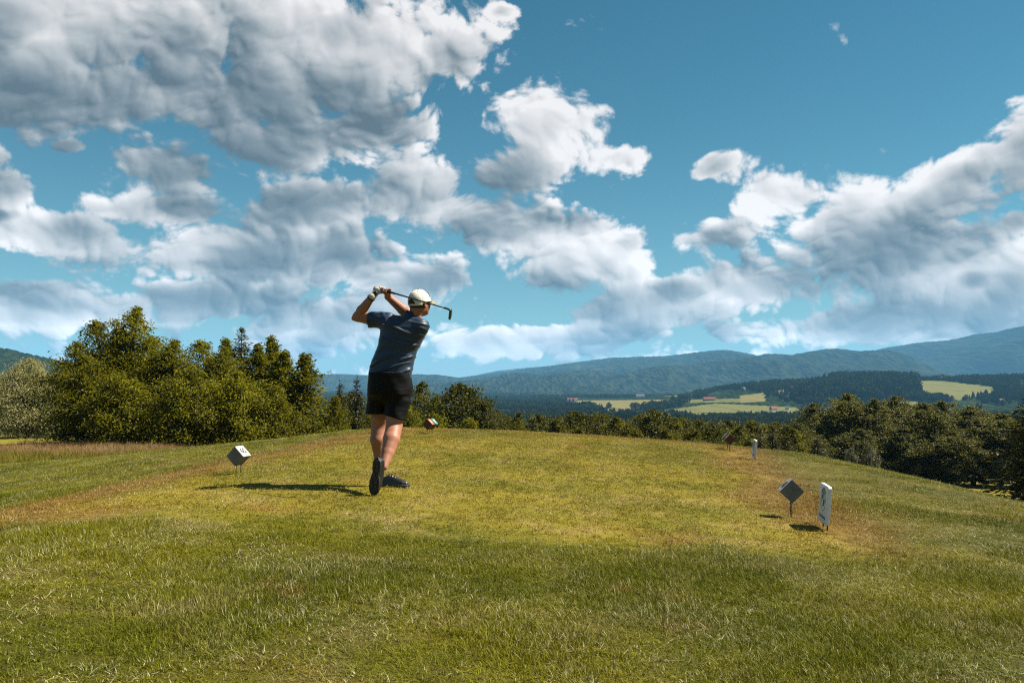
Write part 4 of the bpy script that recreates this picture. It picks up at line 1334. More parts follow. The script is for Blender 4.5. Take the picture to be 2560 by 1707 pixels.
def shoe(mat, treads):
    up = link('shoe', me_up, golfer); up.matrix_local = mat
    so = link('sole', me_so, up)
    if treads:
        for (x, y, w, l, rz) in ((.170, 0.0, .040, .028, 0), (.130, .020, .026, .034, .3), (.130, -.020, .026, .034, -.3), (.092, .022, .024, .028, -.2), (.092, -.022, .024, .028, .2),
                                 (-.035, .016, .024, .034, .2), (-.035, -.016, .024, .034, -.2), (-.078, .0, .044, .026, 0), (.028, 0, .014, .032, 0)):
            p = link('tread', pad_mesh(w, l), so)
            p.location = (x, y, -.004); p.rotation_euler = (0, 0, rz)
    return up
gz1 = zat(-1.13, 7.28)
shoe(make_shoe((at(966, 1217, 7.28).x, 7.285, gz1 + .006), (1, -.10, -0.01), (0, 0, 1), ''), False)
# right foot stands on its toe, sole towards the camera
toe = np.array(at(932, 1236, 6.72)); heel = np.array(at(941, 1160, 6.70))
ax = (toe - heel) / np.linalg.norm(toe - heel)
soleN = Vector((.52, .85, .05))
shoe(make_shoe(toe - ax * .202, ax, soleN, ''), True)

# ---- glove, hair, cap, sunglasses
def glove_sdf(P):
    d = hand_sdf(P, 0.028, wrL, 0.0125, 0.0098, 0.03, False, 0.0015)
    d = smin(d, cone(P, mid(elL, wrL, .95), wrL, .0325, .031), .012)
    return d
glo = hi_ = GB + gd * .06
glove = link('glove', sdf_mesh('glove', glove_sdf, np.minimum(GB, wrL) - .09, np.maximum(GB + gd * .12, wrL) + .09, 0.0042, M_GLOVE, G0), golfer)
def cuff_sdf(P):
    a, b = mid(elL, wrL, .93), mid(elL, wrL, .955)
    t, d = seg(P, a, b)
    h = (P - mid(a, b, .5)) @ ((wrL - elL) / np.linalg.norm(wrL - elL))
    return np.maximum(np.abs(d - .0335) - .004, np.abs(h) - .007)
link('cuff_strap', sdf_mesh('cuff', cuff_sdf, wrL - .08, wrL + .08, .004, M_DARK, G0), glove)
def panel_sdf(P):
    c = mid(wrL, GB + gd * .065, .40) + np.array([.006, -.033, .0], np.float32)
    return ellipsoid(P, c, (.022, .007, .024))
link('knuckle_panel', sdf_mesh('panel', panel_sdf, wrL - .09, wrL + .11, .004, M_DARK, G0), glove)

def hair_sdf(P):
    d = ellipsoid(P, hl(-0.012, 0, 0.010), (.1005, .0805, .098), HM)
    q = (P - HC) @ HM.astype(np.float32)
    d = smax(d, q[..., 0] - .02 - .5 * q[..., 2], .01)
    return smax(d, -.060 - q[..., 2] - .25 * q[..., 0], .01)
link('hair', sdf_mesh('hair', hair_sdf, HC - .15, HC + .15, .005, M_HAIR, G0), golfer)

CAPB = 0.012
def cap_sdf(P):
    q = (P - HC) @ HM.astype(np.float32)
    d = ellipsoid(P, hl(-0.004, 0, 0.018), (.112, .093, .108), HM)
    # pinched front panels
    d = d + 0.004 * np.exp(-((q[..., 0] - .07) / .03) ** 2) * sstep(.06, .11, q[..., 2])
    th = np.arctan2(q[..., 1], q[..., 0])
    seam = np.abs(np.sin(3 * th))
    d = d + 0.0022 * np.exp(-(seam / .10) ** 2) * sstep(.105, .05, np.hypot(q[..., 0], q[..., 1]) * 0 + .06)
    shell = np.maximum(d, -(d + .008))
    shell = np.maximum(shell, CAPB - .026 * np.clip(-q[..., 0] / .1, 0, 1) - q[..., 2])
    arch = ellipsoid(P, hl(-0.115, 0, -0.012), (.05, .046, .058), HM)
    return smax(shell, -arch, .004)
cap = link('cap', sdf_mesh('cap', cap_sdf, HC - .16, HC + .17, .0042, M_CAP, G0), golfer)
def brim_sdf(P):
    q = (P - HC) @ HM.astype(np.float32)
    x, y, z = q[..., 0], q[..., 1], q[..., 2]
    out = ellipsoid(q, (.080, 0, .0), (.092, .086, .2))
    inn = -ellipsoid(q, (-.004, 0, .02), (.104, .086, .5))
    zz = .020 - 5.0 * y * y - .25 * (x - .09)
    return smax(smax(out, inn, .003), np.abs(z - zz) - .0048, .003)
link('brim', sdf_mesh('brim', brim_sdf, HC - .22, HC + .24, .0045, M_BRIM, G0), cap)
def strap_sdf(P):
    q = (P - HC) @ HM.astype(np.float32)
    d = ellipsoid(P, hl(-0.004, 0, 0.018), (.113, .094, .109), HM)
    sh = np.maximum(d - .001, -(d + .008))
    return np.maximum(np.maximum(sh, np.abs(q[..., 2] + .006) - .008), q[..., 0] + .05)
link('strap', sdf_mesh('strap', strap_sdf, HC - .15, HC + .15, .004, M_CAP, G0), cap)
def ball_sdf(c, r):
    return lambda P: ellipsoid(P, c, r, HM)
link('button', sdf_mesh('button', ball_sdf(hl(-.004, 0, .126), (.009, .009, .006)), hl(0, 0, .126) - .02, hl(0, 0, .126) + .02, .003, M_HAIR, G0), cap)
def on_cap(x, y, z):
    v = np.array([x, y, z]) / np.array([.114, .095, .110])
    v = v / np.linalg.norm(v) * np.array([.1135, .0945, .1095])
    return Vector(hl(v[0] - .004, v[1], v[2] + .018)) - Vector(G0)
slit = [on_cap(.05 + .02 * k, .035 + .055 * k, .085 - .05 * k) for k in np.linspace(0, 1, 7)]
v, f = tube(slit, [.0012, .0035, .0045, .0045, .004, .003, .001], 6)
link('vent_fold', mesh_from('vent_fold', v, f, M_HAIR, smooth=True), cap)  # thin dark tube laid along the side of the cap
for th in (-2.5, -1.2, 1.2, 2.5):
    e0 = on_cap(.05 * math.cos(th), .05 * math.sin(th), .09)
    v, f = tube([e0 - Vector((0, 0, .004)), e0, e0 + Vector((0, 0, .002))], [.004, .004, .003], 7)
    link('eyelet', mesh_from('eyelet', v, f, M_HAIR, smooth=True), cap)
def glasses_sdf(P):
    d = None
    for s in (-1, 1):
        q = cone(P, hl(.080, s * .070, .004), hl(-.012, s * .087, -.004), .0050, .0040)
        d = q if d is None else np.minimum(d, q)
        d = np.minimum(d, ellipsoid(P, hl(.086, s * .036, -.006), (.010, .031, .019), HM))
        d = smin(d, ellipsoid(P, hl(.072, s * .066, -.002), (.016, .008, .014), HM), .006)
    return smin(d, cone(P, hl(.098, -.02, .004), hl(.098, .02, .004), .004, .004), .004)
link('sunglasses', sdf_mesh('sunglasses', glasses_sdf, HC - .15, HC + .15, .004, M_LENS, G0), golfer)

# ---------------------------------------------------------------- golf club (held, so a thing of its own)
club = tag(empty('golf_club', tuple(GB)), 'steel-shafted iron golf club held behind the golfer\'s head', 'golf club')
def club_tube(name, a, b, ra, rb, mat, n=10, parent=club):
    v, f = tube([Vector(a) - Vector(GB), Vector(mid(a, b, .5)) - Vector(GB), Vector(b) - Vector(GB)], [ra, (ra + rb) / 2, rb], n)
    return link(name, mesh_from(name, v, f, mat, smooth=True), parent)
pt = lambda s: GB + gd * s
CL = float(np.linalg.norm(GE - GB))
club_tube('grip', pt(0), pt(.27), .0135, .0098, M_GRIP)
club_tube('shaft', pt(.265), pt(CL - .055), .0072, .0056, M_SHAFT)
club_tube('ferrule', pt(CL - .075), pt(CL - .03), .0075, .0085, M_GRIP)
hosel_end = np.array(at(1126.5, 776, 6.60))
toe_end = np.array(at(1124, 801, 6.66))
club_tube('hosel', pt(CL - .035), hosel_end, .0080, .0085, M_STEEL)
# blade: a wedge-shaped plate from heel to toe, seen nearly edge-on
hd = (toe_end - hosel_end); hdn = hd / np.linalg.norm(hd)
nrm = np.cross(hdn, np.array([0.15, 1.0, 0.1])); nrm /= np.linalg.norm(nrm)
wd = np.cross(nrm, hdn)
bmx = bmesh.new()
rows_ = [(-.006, .012, .010), (.010, .022, .011), (.035, .028, .011), (.062, .031, .011), (.082, .028, .010), (.090, .018, .008)]
rings = []
for s, half, th in rows_:
    c = hosel_end + hdn * s + wd * (half * .55) - GB
    rings.append([bmx.verts.new(Vector(c + wd * half * e1 + nrm * th * e2)) for e1, e2 in ((-1, -.9), (-.9, 1.0), (1, .35), (1, -.35))])
for a, b in zip(rings, rings[1:]):
    for k in range(4):
        bmx.faces.new((a[k], a[(k + 1) % 4], b[(k + 1) % 4], b[k]))
bmx.faces.new(rings[0][::-1]); bmx.faces.new(rings[-1])
bmesh.ops.recalc_face_normals(bmx, faces=bmx.faces[:])
bmesh.ops.bevel(bmx, geom=bmx.edges[:], offset=.002, segments=2, affect='EDGES')
me = bpy.data.meshes.new('club_head'); bmx.to_mesh(me); bmx.free(); me.materials.append(M_STEEL)
link('club_head', me, club)

# ---------------------------------------------------------------- tee markers: cubes standing on one edge on two thin legs
M_GREYWOOD = plain_mat('grey_paint', (0.25, 0.255, 0.24), 0.65, var=0.18, scale=22, bump=0.3, dirt=((0.06, 0.055, 0.04), 0.5))
M_GREYTOP = plain_mat('pale_grey_paint', (0.85, 0.84, 0.86), 0.6, var=0.08, scale=18, dirt=((0.6, 0.58, 0.55), 0.4))  # upper faces coloured lighter as if sunlit, the other faces darker as if shaded
M_REDWOOD = plain_mat('shaded_red_paint', (0.150, 0.036, 0.012), 0.6, var=0.2, scale=22, bump=0.3, dirt=((0.06, 0.02, 0.01), 0.5))
M_REDTOP = plain_mat('sunlit_red_paint', (0.52, 0.14, 0.09), 0.6, var=0.1)
M_TEALWOOD = plain_mat('shaded_teal_paint', (0.030, 0.075, 0.045), 0.6, var=0.2)
M_TEALTOP = plain_mat('sunlit_teal_paint', (0.10, 0.34, 0.28), 0.6, var=0.1)
M_LEG = plain_mat('dark_iron', (0.018, 0.014, 0.014), 0.6, var=0.3)
M_INK = plain_mat('navy_ink', (0.012, 0.022, 0.040), 0.6, var=0.2)
M_WHITEINK = plain_mat('white_ink', (0.78, 0.76, 0.74), 0.6, var=0.1)

def text_mesh(body, size, mat, extrude=0.0006, bold=0.0):
    cu = bpy.data.curves.new('lettering', 'FONT')
    cu.body = body
    cu.size = size
    cu.align_x = 'CENTER'
    cu.align_y = 'CENTER'
    cu.extrude = extrude
    cu.offset = bold
    cu.resolution_u = 4
    tmp = bpy.data.objects.new('lettering', cu)
    COL.objects.link(tmp)
    dg = bpy.context.evaluated_depsgraph_get()
    me = bpy.data.meshes.new_from_object(tmp.evaluated_get(dg))
    bpy.data.objects.remove(tmp)
    bpy.data.curves.remove(cu)
    me.materials.clear()
    me.materials.append(mat)
    return me

def box_mesh(name, sx, sy, sz, bevel, mat, faces=None, seg=2):
    """bevelled box; faces = {axis sign: material index} for sides given lit or shaded tones"""
    b = bmesh.new()
    bmesh.ops.create_cube(b, size=1, matrix=Matrix.Diagonal((sx, sy, sz, 1)))
    bmesh.ops.bevel(b, geom=b.edges[:], offset=bevel, segments=seg, affect='EDGES')
    me = bpy.data.meshes.new(name)
    mats = mat if isinstance(mat, (list, tuple)) else [mat]
    for m in mats:
        me.materials.append(m)
    b.normal_update()
    for f in b.faces:
        for (ax, sg), idx in (faces or {}).items():
            if f.normal[ax] * sg > 0.9:
                f.material_index = idx
    b.to_mesh(me)
    b.free()
    return me

E = 0.141
ME_CUBE = {c: box_mesh('marker_cube_' + c, E, E, E, 0.003, [a, t_], {(0, 1): 1, (2, 1): 1}) for c, a, t_ in
           (('grey', M_GREYWOOD, M_GREYTOP), ('red', M_REDWOOD, M_REDTOP), ('teal', M_TEALWOOD, M_TEALTOP))}
def marker(px, py, colour, number, label, yaw, lift=0.0, tilt=0.0, back=0.0, spread=0.6, pitch=0.0):
    """cube with a painted number; yaw turns its front (negative Y) face; back = shift away along its own axis"""
    # the ground point seen at the photo pixel
    Yv = np.linspace(5, 16.4, 4000)
    Xv = (px - 1280) / FPX * Yv * math.cos(PITCH)
    _, qy = project(Xv, Yv, height(Xv, Yv))
    k = int(np.argmin(np.abs(qy - py)))
    x, y = Xv[k], Yv[k]
    x, y = x - math.sin(yaw) * back * -1, y + math.cos(yaw) * back
    z = zat(x, y)
    root = tag(empty('tee_marker', (x, y, z), -yaw), label, 'tee marker', 'tee markers beside the mown tee')
    hb = 0.085 + lift                                   # height of the lower edge
    c = link('cube', ME_CUBE[colour], root)
    c.location = (0, 0, hb + E * 0.7071)
    c.rotation_euler = Euler((pitch, R(-45) + tilt, 0), 'XYZ')
    ink = M_INK if colour == 'grey' else M_WHITEINK
    me = text_mesh(number, 0.092, ink, bold=0.002)
    # numbers on the two upper faces; letters run from front to back, tops towards the ridge
    for side_ in (0, 1):
        n = link('number', me, c)
        if side_ == 0:      # face +X of the cube = upper right
            n.rotation_euler = Matrix(((0, 0, 1), (1, 0, 0), (0, 1, 0))).to_euler()
            n.location = (E / 2 + 0.0006, 0, 0)
        else:               # face +Z of the cube = upper left
            n.rotation_euler = Matrix(((0, 1, 0), (-1, 0, 0), (0, 0, 1))).to_euler()
            n.location = (0, 0, E / 2 + 0.0006)
    for s in (-1, 1):
        yy = s * E * 0.5 * spread
        v, f = tube([(0, yy, -0.09), (0, yy * 0.97, hb * .5), (0.002, yy * 0.94, hb + 0.012)], [0.0042, 0.0042, 0.0042], 7)
        link('leg', mesh_from('marker_leg', v, f, M_LEG, smooth=True), root)
    return root
YAW = R(14)
marker(600, 1184, 'grey', '60', 'grey cube tee marker with a dark 60 on its pale sunlit top', YAW)
marker(1972, 1294, 'grey', '60', 'grey cube tee marker beside the sign with the clear blue and white roundel', R(10), lift=0.045, spread=.5)
marker(1072, 1086, 'red', '53', 'rust-red cube tee marker directly in front of the green one', YAW)
marker(1072, 1086, 'teal', '47', 'green cube tee marker half hidden behind the rust-red one', YAW, back=0.185)
marker(1822, 1127, 'red', '53', 'rust-red cube tee marker near the small distant white sign', R(7), lift=0.03, spread=.5)
marker(1820, 1125, 'teal', '47', 'green cube tee marker hidden behind the rust-red one by the distant sign', R(7), lift=0.03, spread=.5, back=0.16)

# ---------------------------------------------------------------- sponsor boards: thick rounded white panels on two pegs
M_BOARD = plain_mat('white_board', (1.25, 1.27, 1.30), 0.5, var=0.06, scale=14, dirt=((1.1, 1.05, 0.95), 0.35))
M_BLUE = plain_mat('logo_blue', (0.030, 0.090, 0.160), 0.5, var=0.1)
M_BLACKINK = plain_mat('logo_black', (0.015, 0.016, 0.018), 0.5, var=0.1)
M_GREYINK = plain_mat('logo_grey', (0.10, 0.10, 0.10), 0.5, var=0.1)

def rounded_panel(w, h, th, r, mat):
    b = bmesh.new()
    pts = []
    for cx, cy, a0 in ((w / 2 - r, h / 2 - r, 0), (-w / 2 + r, h / 2 - r, 90), (-w / 2 + r, -h / 2 + r, 180), (w / 2 - r, -h / 2 + r, 270)):
        for k in range(7):
            a = R(a0 + k * 15)
            pts.append((cx + r * math.cos(a), cy + r * math.sin(a)))
    vs = [b.verts.new((p[0], 0, p[1])) for p in pts]
    f = b.faces.new(vs)
    ex = bmesh.ops.extrude_face_region(b, geom=[f])
    bmesh.ops.translate(b, verts=[v for v in ex['geom'] if isinstance(v, bmesh.types.BMVert)], vec=(0, th, 0))
    bmesh.ops.recalc_face_normals(b, faces=b.faces[:])
    rim = [e for e in b.edges if abs(e.verts[0].co.y - e.verts[1].co.y) < 1e-6]
    bmesh.ops.bevel(b, geom=rim, offset=0.0025, segments=2, affect='EDGES')
    me = bpy.data.meshes.new('panel'); b.to_mesh(me); b.free()
    me.materials.append(mat)
    return me

def ring_mesh(r0, r1, a0, a1, mat, th=0.0008, n=48):
    b = bmesh.new()
    m = max(2, int(n * (a1 - a0) / 360))
    rows_ = []
    for k in range(m + 1):
        a = R(a0 + (a1 - a0) * k / m)
        rows_.append([b.verts.new((rr * math.cos(a), yy, rr * math.sin(a))) for rr, yy in ((r0, 0), (r1, 0), (r1, -th), (r0, -th))])
    for p, q in zip(rows_, rows_[1:]):
        for k in range(4):
            try:
                b.faces.new((p[k], p[(k + 1) % 4], q[(k + 1) % 4], q[k]))
            except ValueError:
                pass
    bmesh.ops.remove_doubles(b, verts=b.verts[:], dist=1e-6)
    bmesh.ops.recalc_face_normals(b, faces=b.faces[:])
    me = bpy.data.meshes.new('ring'); b.to_mesh(me); b.free()
    me.materials.append(mat)
    return me

def board(px, py, Y, yaw, label, lean, lift):
    x = (px - 1280) / FPX * Y * math.cos(PITCH)
    z = zat(x, Y)
    root = tag(empty('sponsor_sign', (x, Y, z), yaw), label, 'sign', 'white signs beside the mown tee')
    W, H, T = 0.315, 0.295, 0.028
    p = link('panel', rounded_panel(W, H, T, 0.022, M_BOARD), root)
    p.location = (0, -T / 2, lift + H / 2)
    p.rotation_euler = (lean, 0, 0)
    RR = 0.092
    lg = link('emblem', ring_mesh(RR - .0035, RR, 0, 360, M_BLACKINK), p); lg.location = (0, -.0006, .034)
    for nm, r0, r1, a0, a1, mt in (('emblem_ring', .0525, .0555, 0, 360, M_BLUE), ('emblem_quarter', .0005, .0530, 90, 180, M_BLUE), ('emblem_quarter', .0005, .0530, 270, 360, M_BLUE)):
        link(nm, ring_mesh(r0, r1, a0, a1, mt), lg)
    for ch, ang in (('B', 128), ('M', 90), ('W', 52)):
        tm = link('emblem_letter', text_mesh(ch, 0.040, M_BLACKINK, bold=.0008), lg)
        a = R(ang)
        tm.location = (.0740 * math.cos(a), -.0006, .0740 * math.sin(a))
        tm.rotation_euler = Euler((R(90), 0, 0)).to_matrix().to_4x4().to_euler()
        tm.rotation_euler = (Matrix.Rotation(R(90) - a, 4, 'Y') @ Matrix.Rotation(R(90), 4, 'X')).to_euler()
    tx = link('lettering', text_mesh('CarTec Group', 0.037, M_GREYINK, bold=.0008), p)
    tx.location = (0, -.0006, -.098)
    tx.rotation_euler = (R(90), 0, 0)
    for s in (-1, 1):
        v, f = tube([(s * .078, 0, -.08), (s * .078, 0, lift * .5), (s * .078, 0, lift + .02)], [.006, .006, .006], 8)
        link('peg', mesh_from('peg', v, f, M_LEG, smooth=True), root)
    return root
# faces turned to the tee (towards negative X)
board(2056, 1328, 6.28, R(-100.5), 'white rounded sign with a clear blue and white roundel, leaning beside the grey tee marker', R(-5), .050)
board(1884, 1131, 13.2, R(-100), 'small distant white rounded sign with roundel, next to a rust-red tee marker', R(-5), .035)

# ---------------------------------------------------------------- farmhouses far off and the mast on the summit
M_WALLW = plain_mat('white_render', (1.2, 1.16, 1.1), 0.9, var=0.06)
M_ROOFR = plain_mat('red_tiles', (0.30, 0.075, 0.05), 0.9, var=0.2)
M_ROOFG = plain_mat('grey_roof', (0.20, 0.20, 0.21), 0.9, var=0.2)
def house(px, py, Y, L, Wd, Hw, roof, rot, label, wall=M_WALLW):
    x = (px - 1280) / FPX * Y
    z = at(px, py, Y).z
    gz = float(max(zat(x, Y), surf_z(RH, np.array([x]), np.array([float(Y)]))[0])) if (1700 < Y < 3600) else zat(x, Y)
    root = tag(empty('farmhouse', (x, Y, max(gz, z - 3)), rot), label, 'house', 'farmhouses across the valley')
    b = bmesh.new()
    bmesh.ops.create_cube(b, size=1, matrix=Matrix.Translation((0, 0, Hw / 2 - 1.5)) @ Matrix.Diagonal((L, Wd, Hw + 3, 1)))
    me = bpy.data.meshes.new('walls'); b.to_mesh(me); b.free(); me.materials.append(wall)
    link('walls', me, root)
    e = .6; rh = Wd * .55
    v = [(-L / 2 - e, -Wd / 2 - e, Hw - .2), (L / 2 + e, -Wd / 2 - e, Hw - .2), (L / 2 + e, Wd / 2 + e, Hw - .2), (-L / 2 - e, Wd / 2 + e, Hw - .2), (-L / 2 - e, 0, Hw + rh), (L / 2 + e, 0, Hw + rh)]
    rf = link('roof', mesh_from('roof', v, [(0, 1, 5, 4), (2, 3, 4, 5), (0, 4, 3), (1, 2, 5), (3, 2, 1, 0)], roof), root)
    bx = box_mesh('chimney', .9, .9, 2.4, .05, wall)
    link('chimney', bx, rf).location = (L * .2, Wd * .12, Hw + rh)
    wm = box_mesh('window', 1.6, .2, 1.7, .03, M_LENS)
    for k in range(max(2, int(L / 5))):
        w = link('window', wm, root)
        w.location = (-L / 2 + (k + .5) * L / max(2, int(L / 5)), -Wd / 2 - .05, Hw * .55)
    return root
house(1932, 1027, 1800, 16, 10, 4.5, M_ROOFR, .35, 'white farmhouse with a red roof standing in the green valley field')
house(1966, 1027, 1830, 9, 7, 4, M_ROOFG, -.4, 'small white house with a grey roof near the red-roofed farmhouse')
house(1772, 1002, 2250, 34, 10, 4.5, M_ROOFR, .1, 'long low barn with a red roof at the wood edge', plain_mat('barn_wall', (.5, .42, .36), .9))
house(1857, 978, 2450, 12, 9, 6, M_ROOFG, .2, 'white house among trees above the straw-coloured field')
house(1980, 980, 2350, 12, 9, 5, M_ROOFR, -.3, 'white house with red roof on the slope beside the straw strip')
house(1970, 999, 2150, 11, 9, 7, M_ROOFG, 1.2, 'tall white gabled house on the slope above the green field')
house(2357, 951, 2620, 30, 10, 6, M_ROOFG, .05, 'long white building along the top of the hill pasture')
house(2262, 990, 2200, 14, 9, 4, M_ROOFG, .4, 'white house below the dense hilltop wood')
house(2465, 1005, 2050, 11, 9, 7, M_ROOFG, 1.0, 'white gabled house among trees below the hill pasture')
house(2500, 1014, 1980, 11, 8, 4, M_ROOFR, .3, 'house with a red roof among trees below the hill pasture')
house(1430, 1003, 2900, 40, 12, 6, M_ROOFR, .05, 'row building with a red roof beyond the straw field')
house(1600, 1003, 2950, 30, 12, 6, M_ROOFG, -.05, 'pale building beyond the straw field, by the trees')

mz = at(2546, 830, 9500)
mast = tag(empty('radio_mast', (mz.x, 9500, mz.z - 12)), 'thin radio mast on the highest summit of the mountain', 'mast')
v, f = tube([(0, 0, 0), (0, 0, 30), (0, 0, 60)], [7, 5, 2.0], 8)
link('tower', mesh_from('tower', v, f, M_ROOFG), mast)
v, f = tube([(0, 0, 55), (0, 0, 75), (0, 0, 92)], [1.8, 1.4, 0.8], 6)
link('antenna', mesh_from('antenna', v, f, M_ROOFG), mast)
link('station', box_mesh('station', 26, 14, 16, .3, M_WALLW), mast).location = (10, 0, 6)

# ---------------------------------------------------------------- grass (uncountable): tufts of bent blades set out over the hilltop
def grass_mat(name, pale, seed_head=False, rough=False):
    m, t = new_mat(name)
    geo = t.n('ShaderNodeNewGeometry')
    P, rnd = geo.outputs['Position'], geo.outputs['Random Per Island']
    inst = t.n('ShaderNodeObjectInfo').outputs['Random']
    if seed_head:
        c = t.mix(t.remap(t.noise(P, 0.35, 3.0, .6), .4, .6), (0.42, 0.25, 0.105), (0.50, 0.33, 0.14))
        yy = t.m('MULTIPLY_ADD', t.noise(P, 0.3, 3.0, .6), 8.0, t.n('ShaderNodeSeparateXYZ', {0: P}).outputs[1])
        c = t.mix(t.remap(yy, 47.0, 43.0), c, (0.27, 0.235, 0.02))
    else:
        dry = t.n('ShaderNodeAttribute', attribute_name='dry', attribute_type='INSTANCER').outputs['Fac']
        c = grass_tint(t, P, dry, rough)
    k = t.m('MULTIPLY_ADD', inst, 0.5, 0.75)
    c = t.vm('SCALE', c, scale=t.m('MULTIPLY', k, t.m('MULTIPLY_ADD', rnd, 0.7 * ALB, 0.68 * ALB)))
    # dead pale blades gather in patches
    patch = t.remap(t.noise(t.vm('ADD', P, (9, 4, 0)), 1.4, 3.0, .6), .40, .66, 0.15, 2.4, smooth=False)
    k2 = t.m('GREATER_THAN', rnd, t.m('SUBTRACT', 1.0, t.m('MULTIPLY', patch, pale)))
    c = t.mix(k2, c, (0.34, 0.31, 0.18))
    b = t.n('ShaderNodeBsdfPrincipled', {'Base Color': c, 'Roughness': 0.5, 'Specular IOR Level': 0.15})
    tr = t.n('ShaderNodeBsdfTranslucent', {'Color': t.mix(1.0, c, (1.2, 1.15, 0.5), 'MULTIPLY')})
    mx = t.n('ShaderNodeMixShader', {0: 0.2, 1: b.outputs[0], 2: tr.outputs[0]})
    finish(t, mx.outputs[0])
    return m
M_ROUGH = grass_mat('rough_grass', 0.085, rough=True)
M_TEE = grass_mat('mown_grass', 0.06)
M_MEADOW = grass_mat('meadow_grass', 0.0, True)

def tuft(seed, n, radius, h0, h1, width, lean, mat, segs=3, comb=(0.0, 0.0)):
    r = np.random.default_rng(seed)
    V, F = [], []
    for i in range(n):
        a, q = r.uniform(0, 6.283), radius * math.sqrt(r.random())
        b = np.array([q * math.cos(a), q * math.sin(a), -0.004])
        th = r.uniform(0, 6.283)
        h = r.uniform(h0, h1)
        ln = abs(r.normal()) * lean + 0.08
        d = np.array([math.cos(th) * ln + comb[0], math.sin(th) * ln + comb[1], 0]) * h
        sd = np.array([-math.sin(th), math.cos(th), 0]) * width * r.uniform(.7, 1.3) * .5
        rot = r.uniform(-.8, .8)
        sd = np.array([sd[0] * math.cos(rot) - sd[1] * math.sin(rot), sd[0] * math.sin(rot) + sd[1] * math.cos(rot), 0])
        o = len(V)
        for k in range(segs + 1):
            t = k / segs
            c = b + d * t ** 1.8 + np.array([0, 0, h * (t - 0.30 * ln * t * t)])
            w = sd * (1 - t ** 2.2)
            if k < segs:
                V += [c - w, c + w]
            else:
                V.append(c)
        for k in range(segs - 1):
            F.append((o + 2 * k, o + 2 * k + 1, o + 2 * k + 3, o + 2 * k + 2))
        F.append((o + 2 * segs - 2, o + 2 * segs - 1, o + 2 * segs))
    return mesh_from('tuft', V, F, mat)

def spread_points(r, n, far, near, half):
    """random points, even over the ground, in the wedge of view"""
    y = np.sqrt(r.uniform(near * near, far * far, n))
    x = r.uniform(-1, 1, n) * (half * y + 0.8)
    return x, y

def dryness(x, y):
    tm = tee_mask(x, y)
    u, v = tee_uv(x, y)
    ring = np.exp(-((tm + 0.45) / 0.45) ** 2) * ((np.abs(u) > 2.0) | (v > 7.5)) * sstep(4.8, 6.4, y)
    wear = 0.55 * np.exp(-(((u + 1.3) / .7) ** 2 + ((v + 1.25) / .35) ** 2)) + .5 * np.exp(-(((u + 0.1) / 1.1) ** 2 + ((v + 1.75) / .25) ** 2)) + .35 * np.exp(-(((u - 1.0) / .9) ** 2 + ((v + .6) / .4) ** 2))
    for sx, sy in ((-1.13, 11.6), (-0.62, 6.75), (1.15, 6.6), (-.2, 7.3), (0.6, 7.1), (-.9, 6.3), (1.6, 9.0), (0.4, 10.5), (-1.6, 8.8)):
        wear = wear + 1.1 * np.exp(-(((x - sx) / .09) ** 2 + ((y - sy) / .10) ** 2))
    return 1.25 * ring * (0.45 + 1.1 * fbm(x * 1.3, y * 1.3 + 40, 3)) + wear

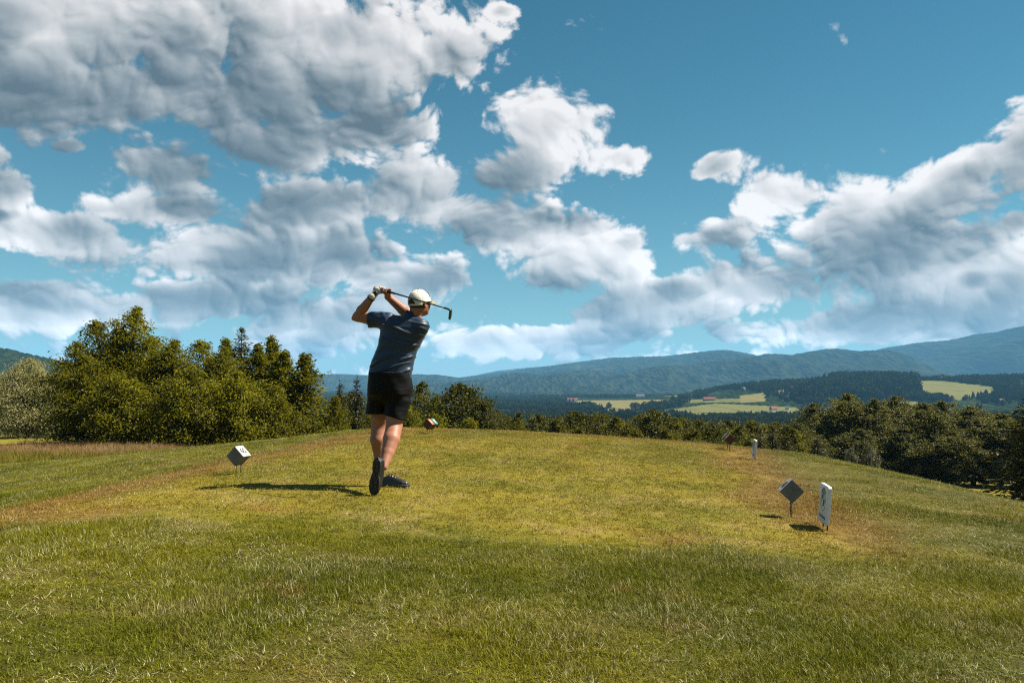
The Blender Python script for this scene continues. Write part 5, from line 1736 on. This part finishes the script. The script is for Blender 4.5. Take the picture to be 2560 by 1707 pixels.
def rough_grass():
    r = np.random.default_rng(21)
    X, Y = [], []
    for n, near, far in ((24000, 1.6, 5.0), (25000, 4.2, 9.0), (42000, 8.0, 22.0)):
        x, y = spread_points(r, n, far, near, 0.80)
        X.append(x); Y.append(y)
    x, y = np.concatenate(X), np.concatenate(Y)
    tm = tee_mask(x, y)
    edge = np.clip((-tm + .10) / 0.75, 0, 1)                       # grows taller away from the mown tee
    k = edge > r.random(len(x)) * 0.45
    x, y, edge = x[k], y[k], edge[k]
    n = len(x)
    clump = fbm(x * 1.6 + 9, y * 1.6, 3)
    hs = (0.30 + 0.70 * edge) * (0.40 + 0.95 * sstep(.25, .75, clump)) * r.uniform(0.7, 1.3, n)
    far = 1 + 0.035 * np.maximum(0, y - 5)                 # tufts spread wider where they stand thinner
    wind = 0.25 + 0.5 * (fbm(x * .5, y * .5 + 77, 2) - .5)
    rot = np.stack([r.normal(size=n) * .12 , wind * .5 + r.normal(size=n) * .12, r.uniform(0, 6.283, n)], -1)
    sc = np.stack([far, far, hs], -1)
    pts = np.stack([x, y, height(x, y) - 0.004], -1)
    src = [tuft(200 + k, 44, 0.060, 0.016, 0.044, 0.0026, 0.95, M_ROUGH) for k in range(7)]
    scatter('rough_grass', pts, rot, sc, r.integers(0, 7, n), src, 'long rough grass around the mown tee', dryness(x, y))
rough_grass()

def mown_grass():
    r = np.random.default_rng(22)
    x, y = spread_points(r, 95000, 18.5, 5.0, 0.62)
    tm = tee_mask(x, y)
    k = tm > -0.25 + 0.15 * r.random(len(x))
    x, y = x[k], y[k]
    n = len(x)
    sc = r.uniform(.75, 1.3, n) * (1 + 0.03 * np.maximum(0, y - 6))
    # mown up and down the tee in bands: the blades lean one way, then the other
    u, _ = tee_uv(x, y)
    lean = 0.42 * np.tanh(4 * np.sin(u * 2 * math.pi / 1.25 + .5))
    rot = np.stack([-lean + r.normal(size=n) * .1, r.normal(size=n) * .1, r.uniform(0, 6.283, n)], -1)
    pts = np.stack([x, y, height(x, y) - 0.002], -1)
    src = [tuft(240 + k, 30, 0.050, 0.008, 0.020, 0.0034, 0.7, M_TEE, segs=2) for k in range(6)]
    scatter('mown_grass', pts, rot, np.stack([sc, sc, r.uniform(.6, 1.3, n)], -1), r.integers(0, 6, n), src, 'short mown grass of the tee', dryness(x, y))
mown_grass()

def meadow_grass():
    r = np.random.default_rng(23)
    n = 15000
    x, y = r.uniform(-48, -9, n), r.uniform(31, 55, n)
    k = (x < -y * .25) & (y < 55 + 2 * r.normal(size=n)) & (y > 33.0 + 1.2 * np.sin(x)) & ~((x < -33) & (y > 50))
    x, y = x[k], y[k]
    n = len(x)
    hs = (0.5 + 0.8 * fbm(x * .25, y * .25, 3)) * r.uniform(.7, 1.2, n)
    pts = np.stack([x, y, height(x, y) - .02], -1)
    rot = np.stack([r.normal(size=n) * .1, .12 + r.normal(size=n) * .1, r.uniform(0, 6.283, n)], -1)
    src = [tuft(260 + k, 26, 0.22, 0.45, 0.85, 0.012, 0.30, M_MEADOW) for k in range(5)]
    scatter('meadow_grass', pts, rot, np.stack([1 + 0 * x, 1 + 0 * x, hs], -1), r.integers(0, 5, n), src, 'tall reddish meadow grass below the tee')
meadow_grass()
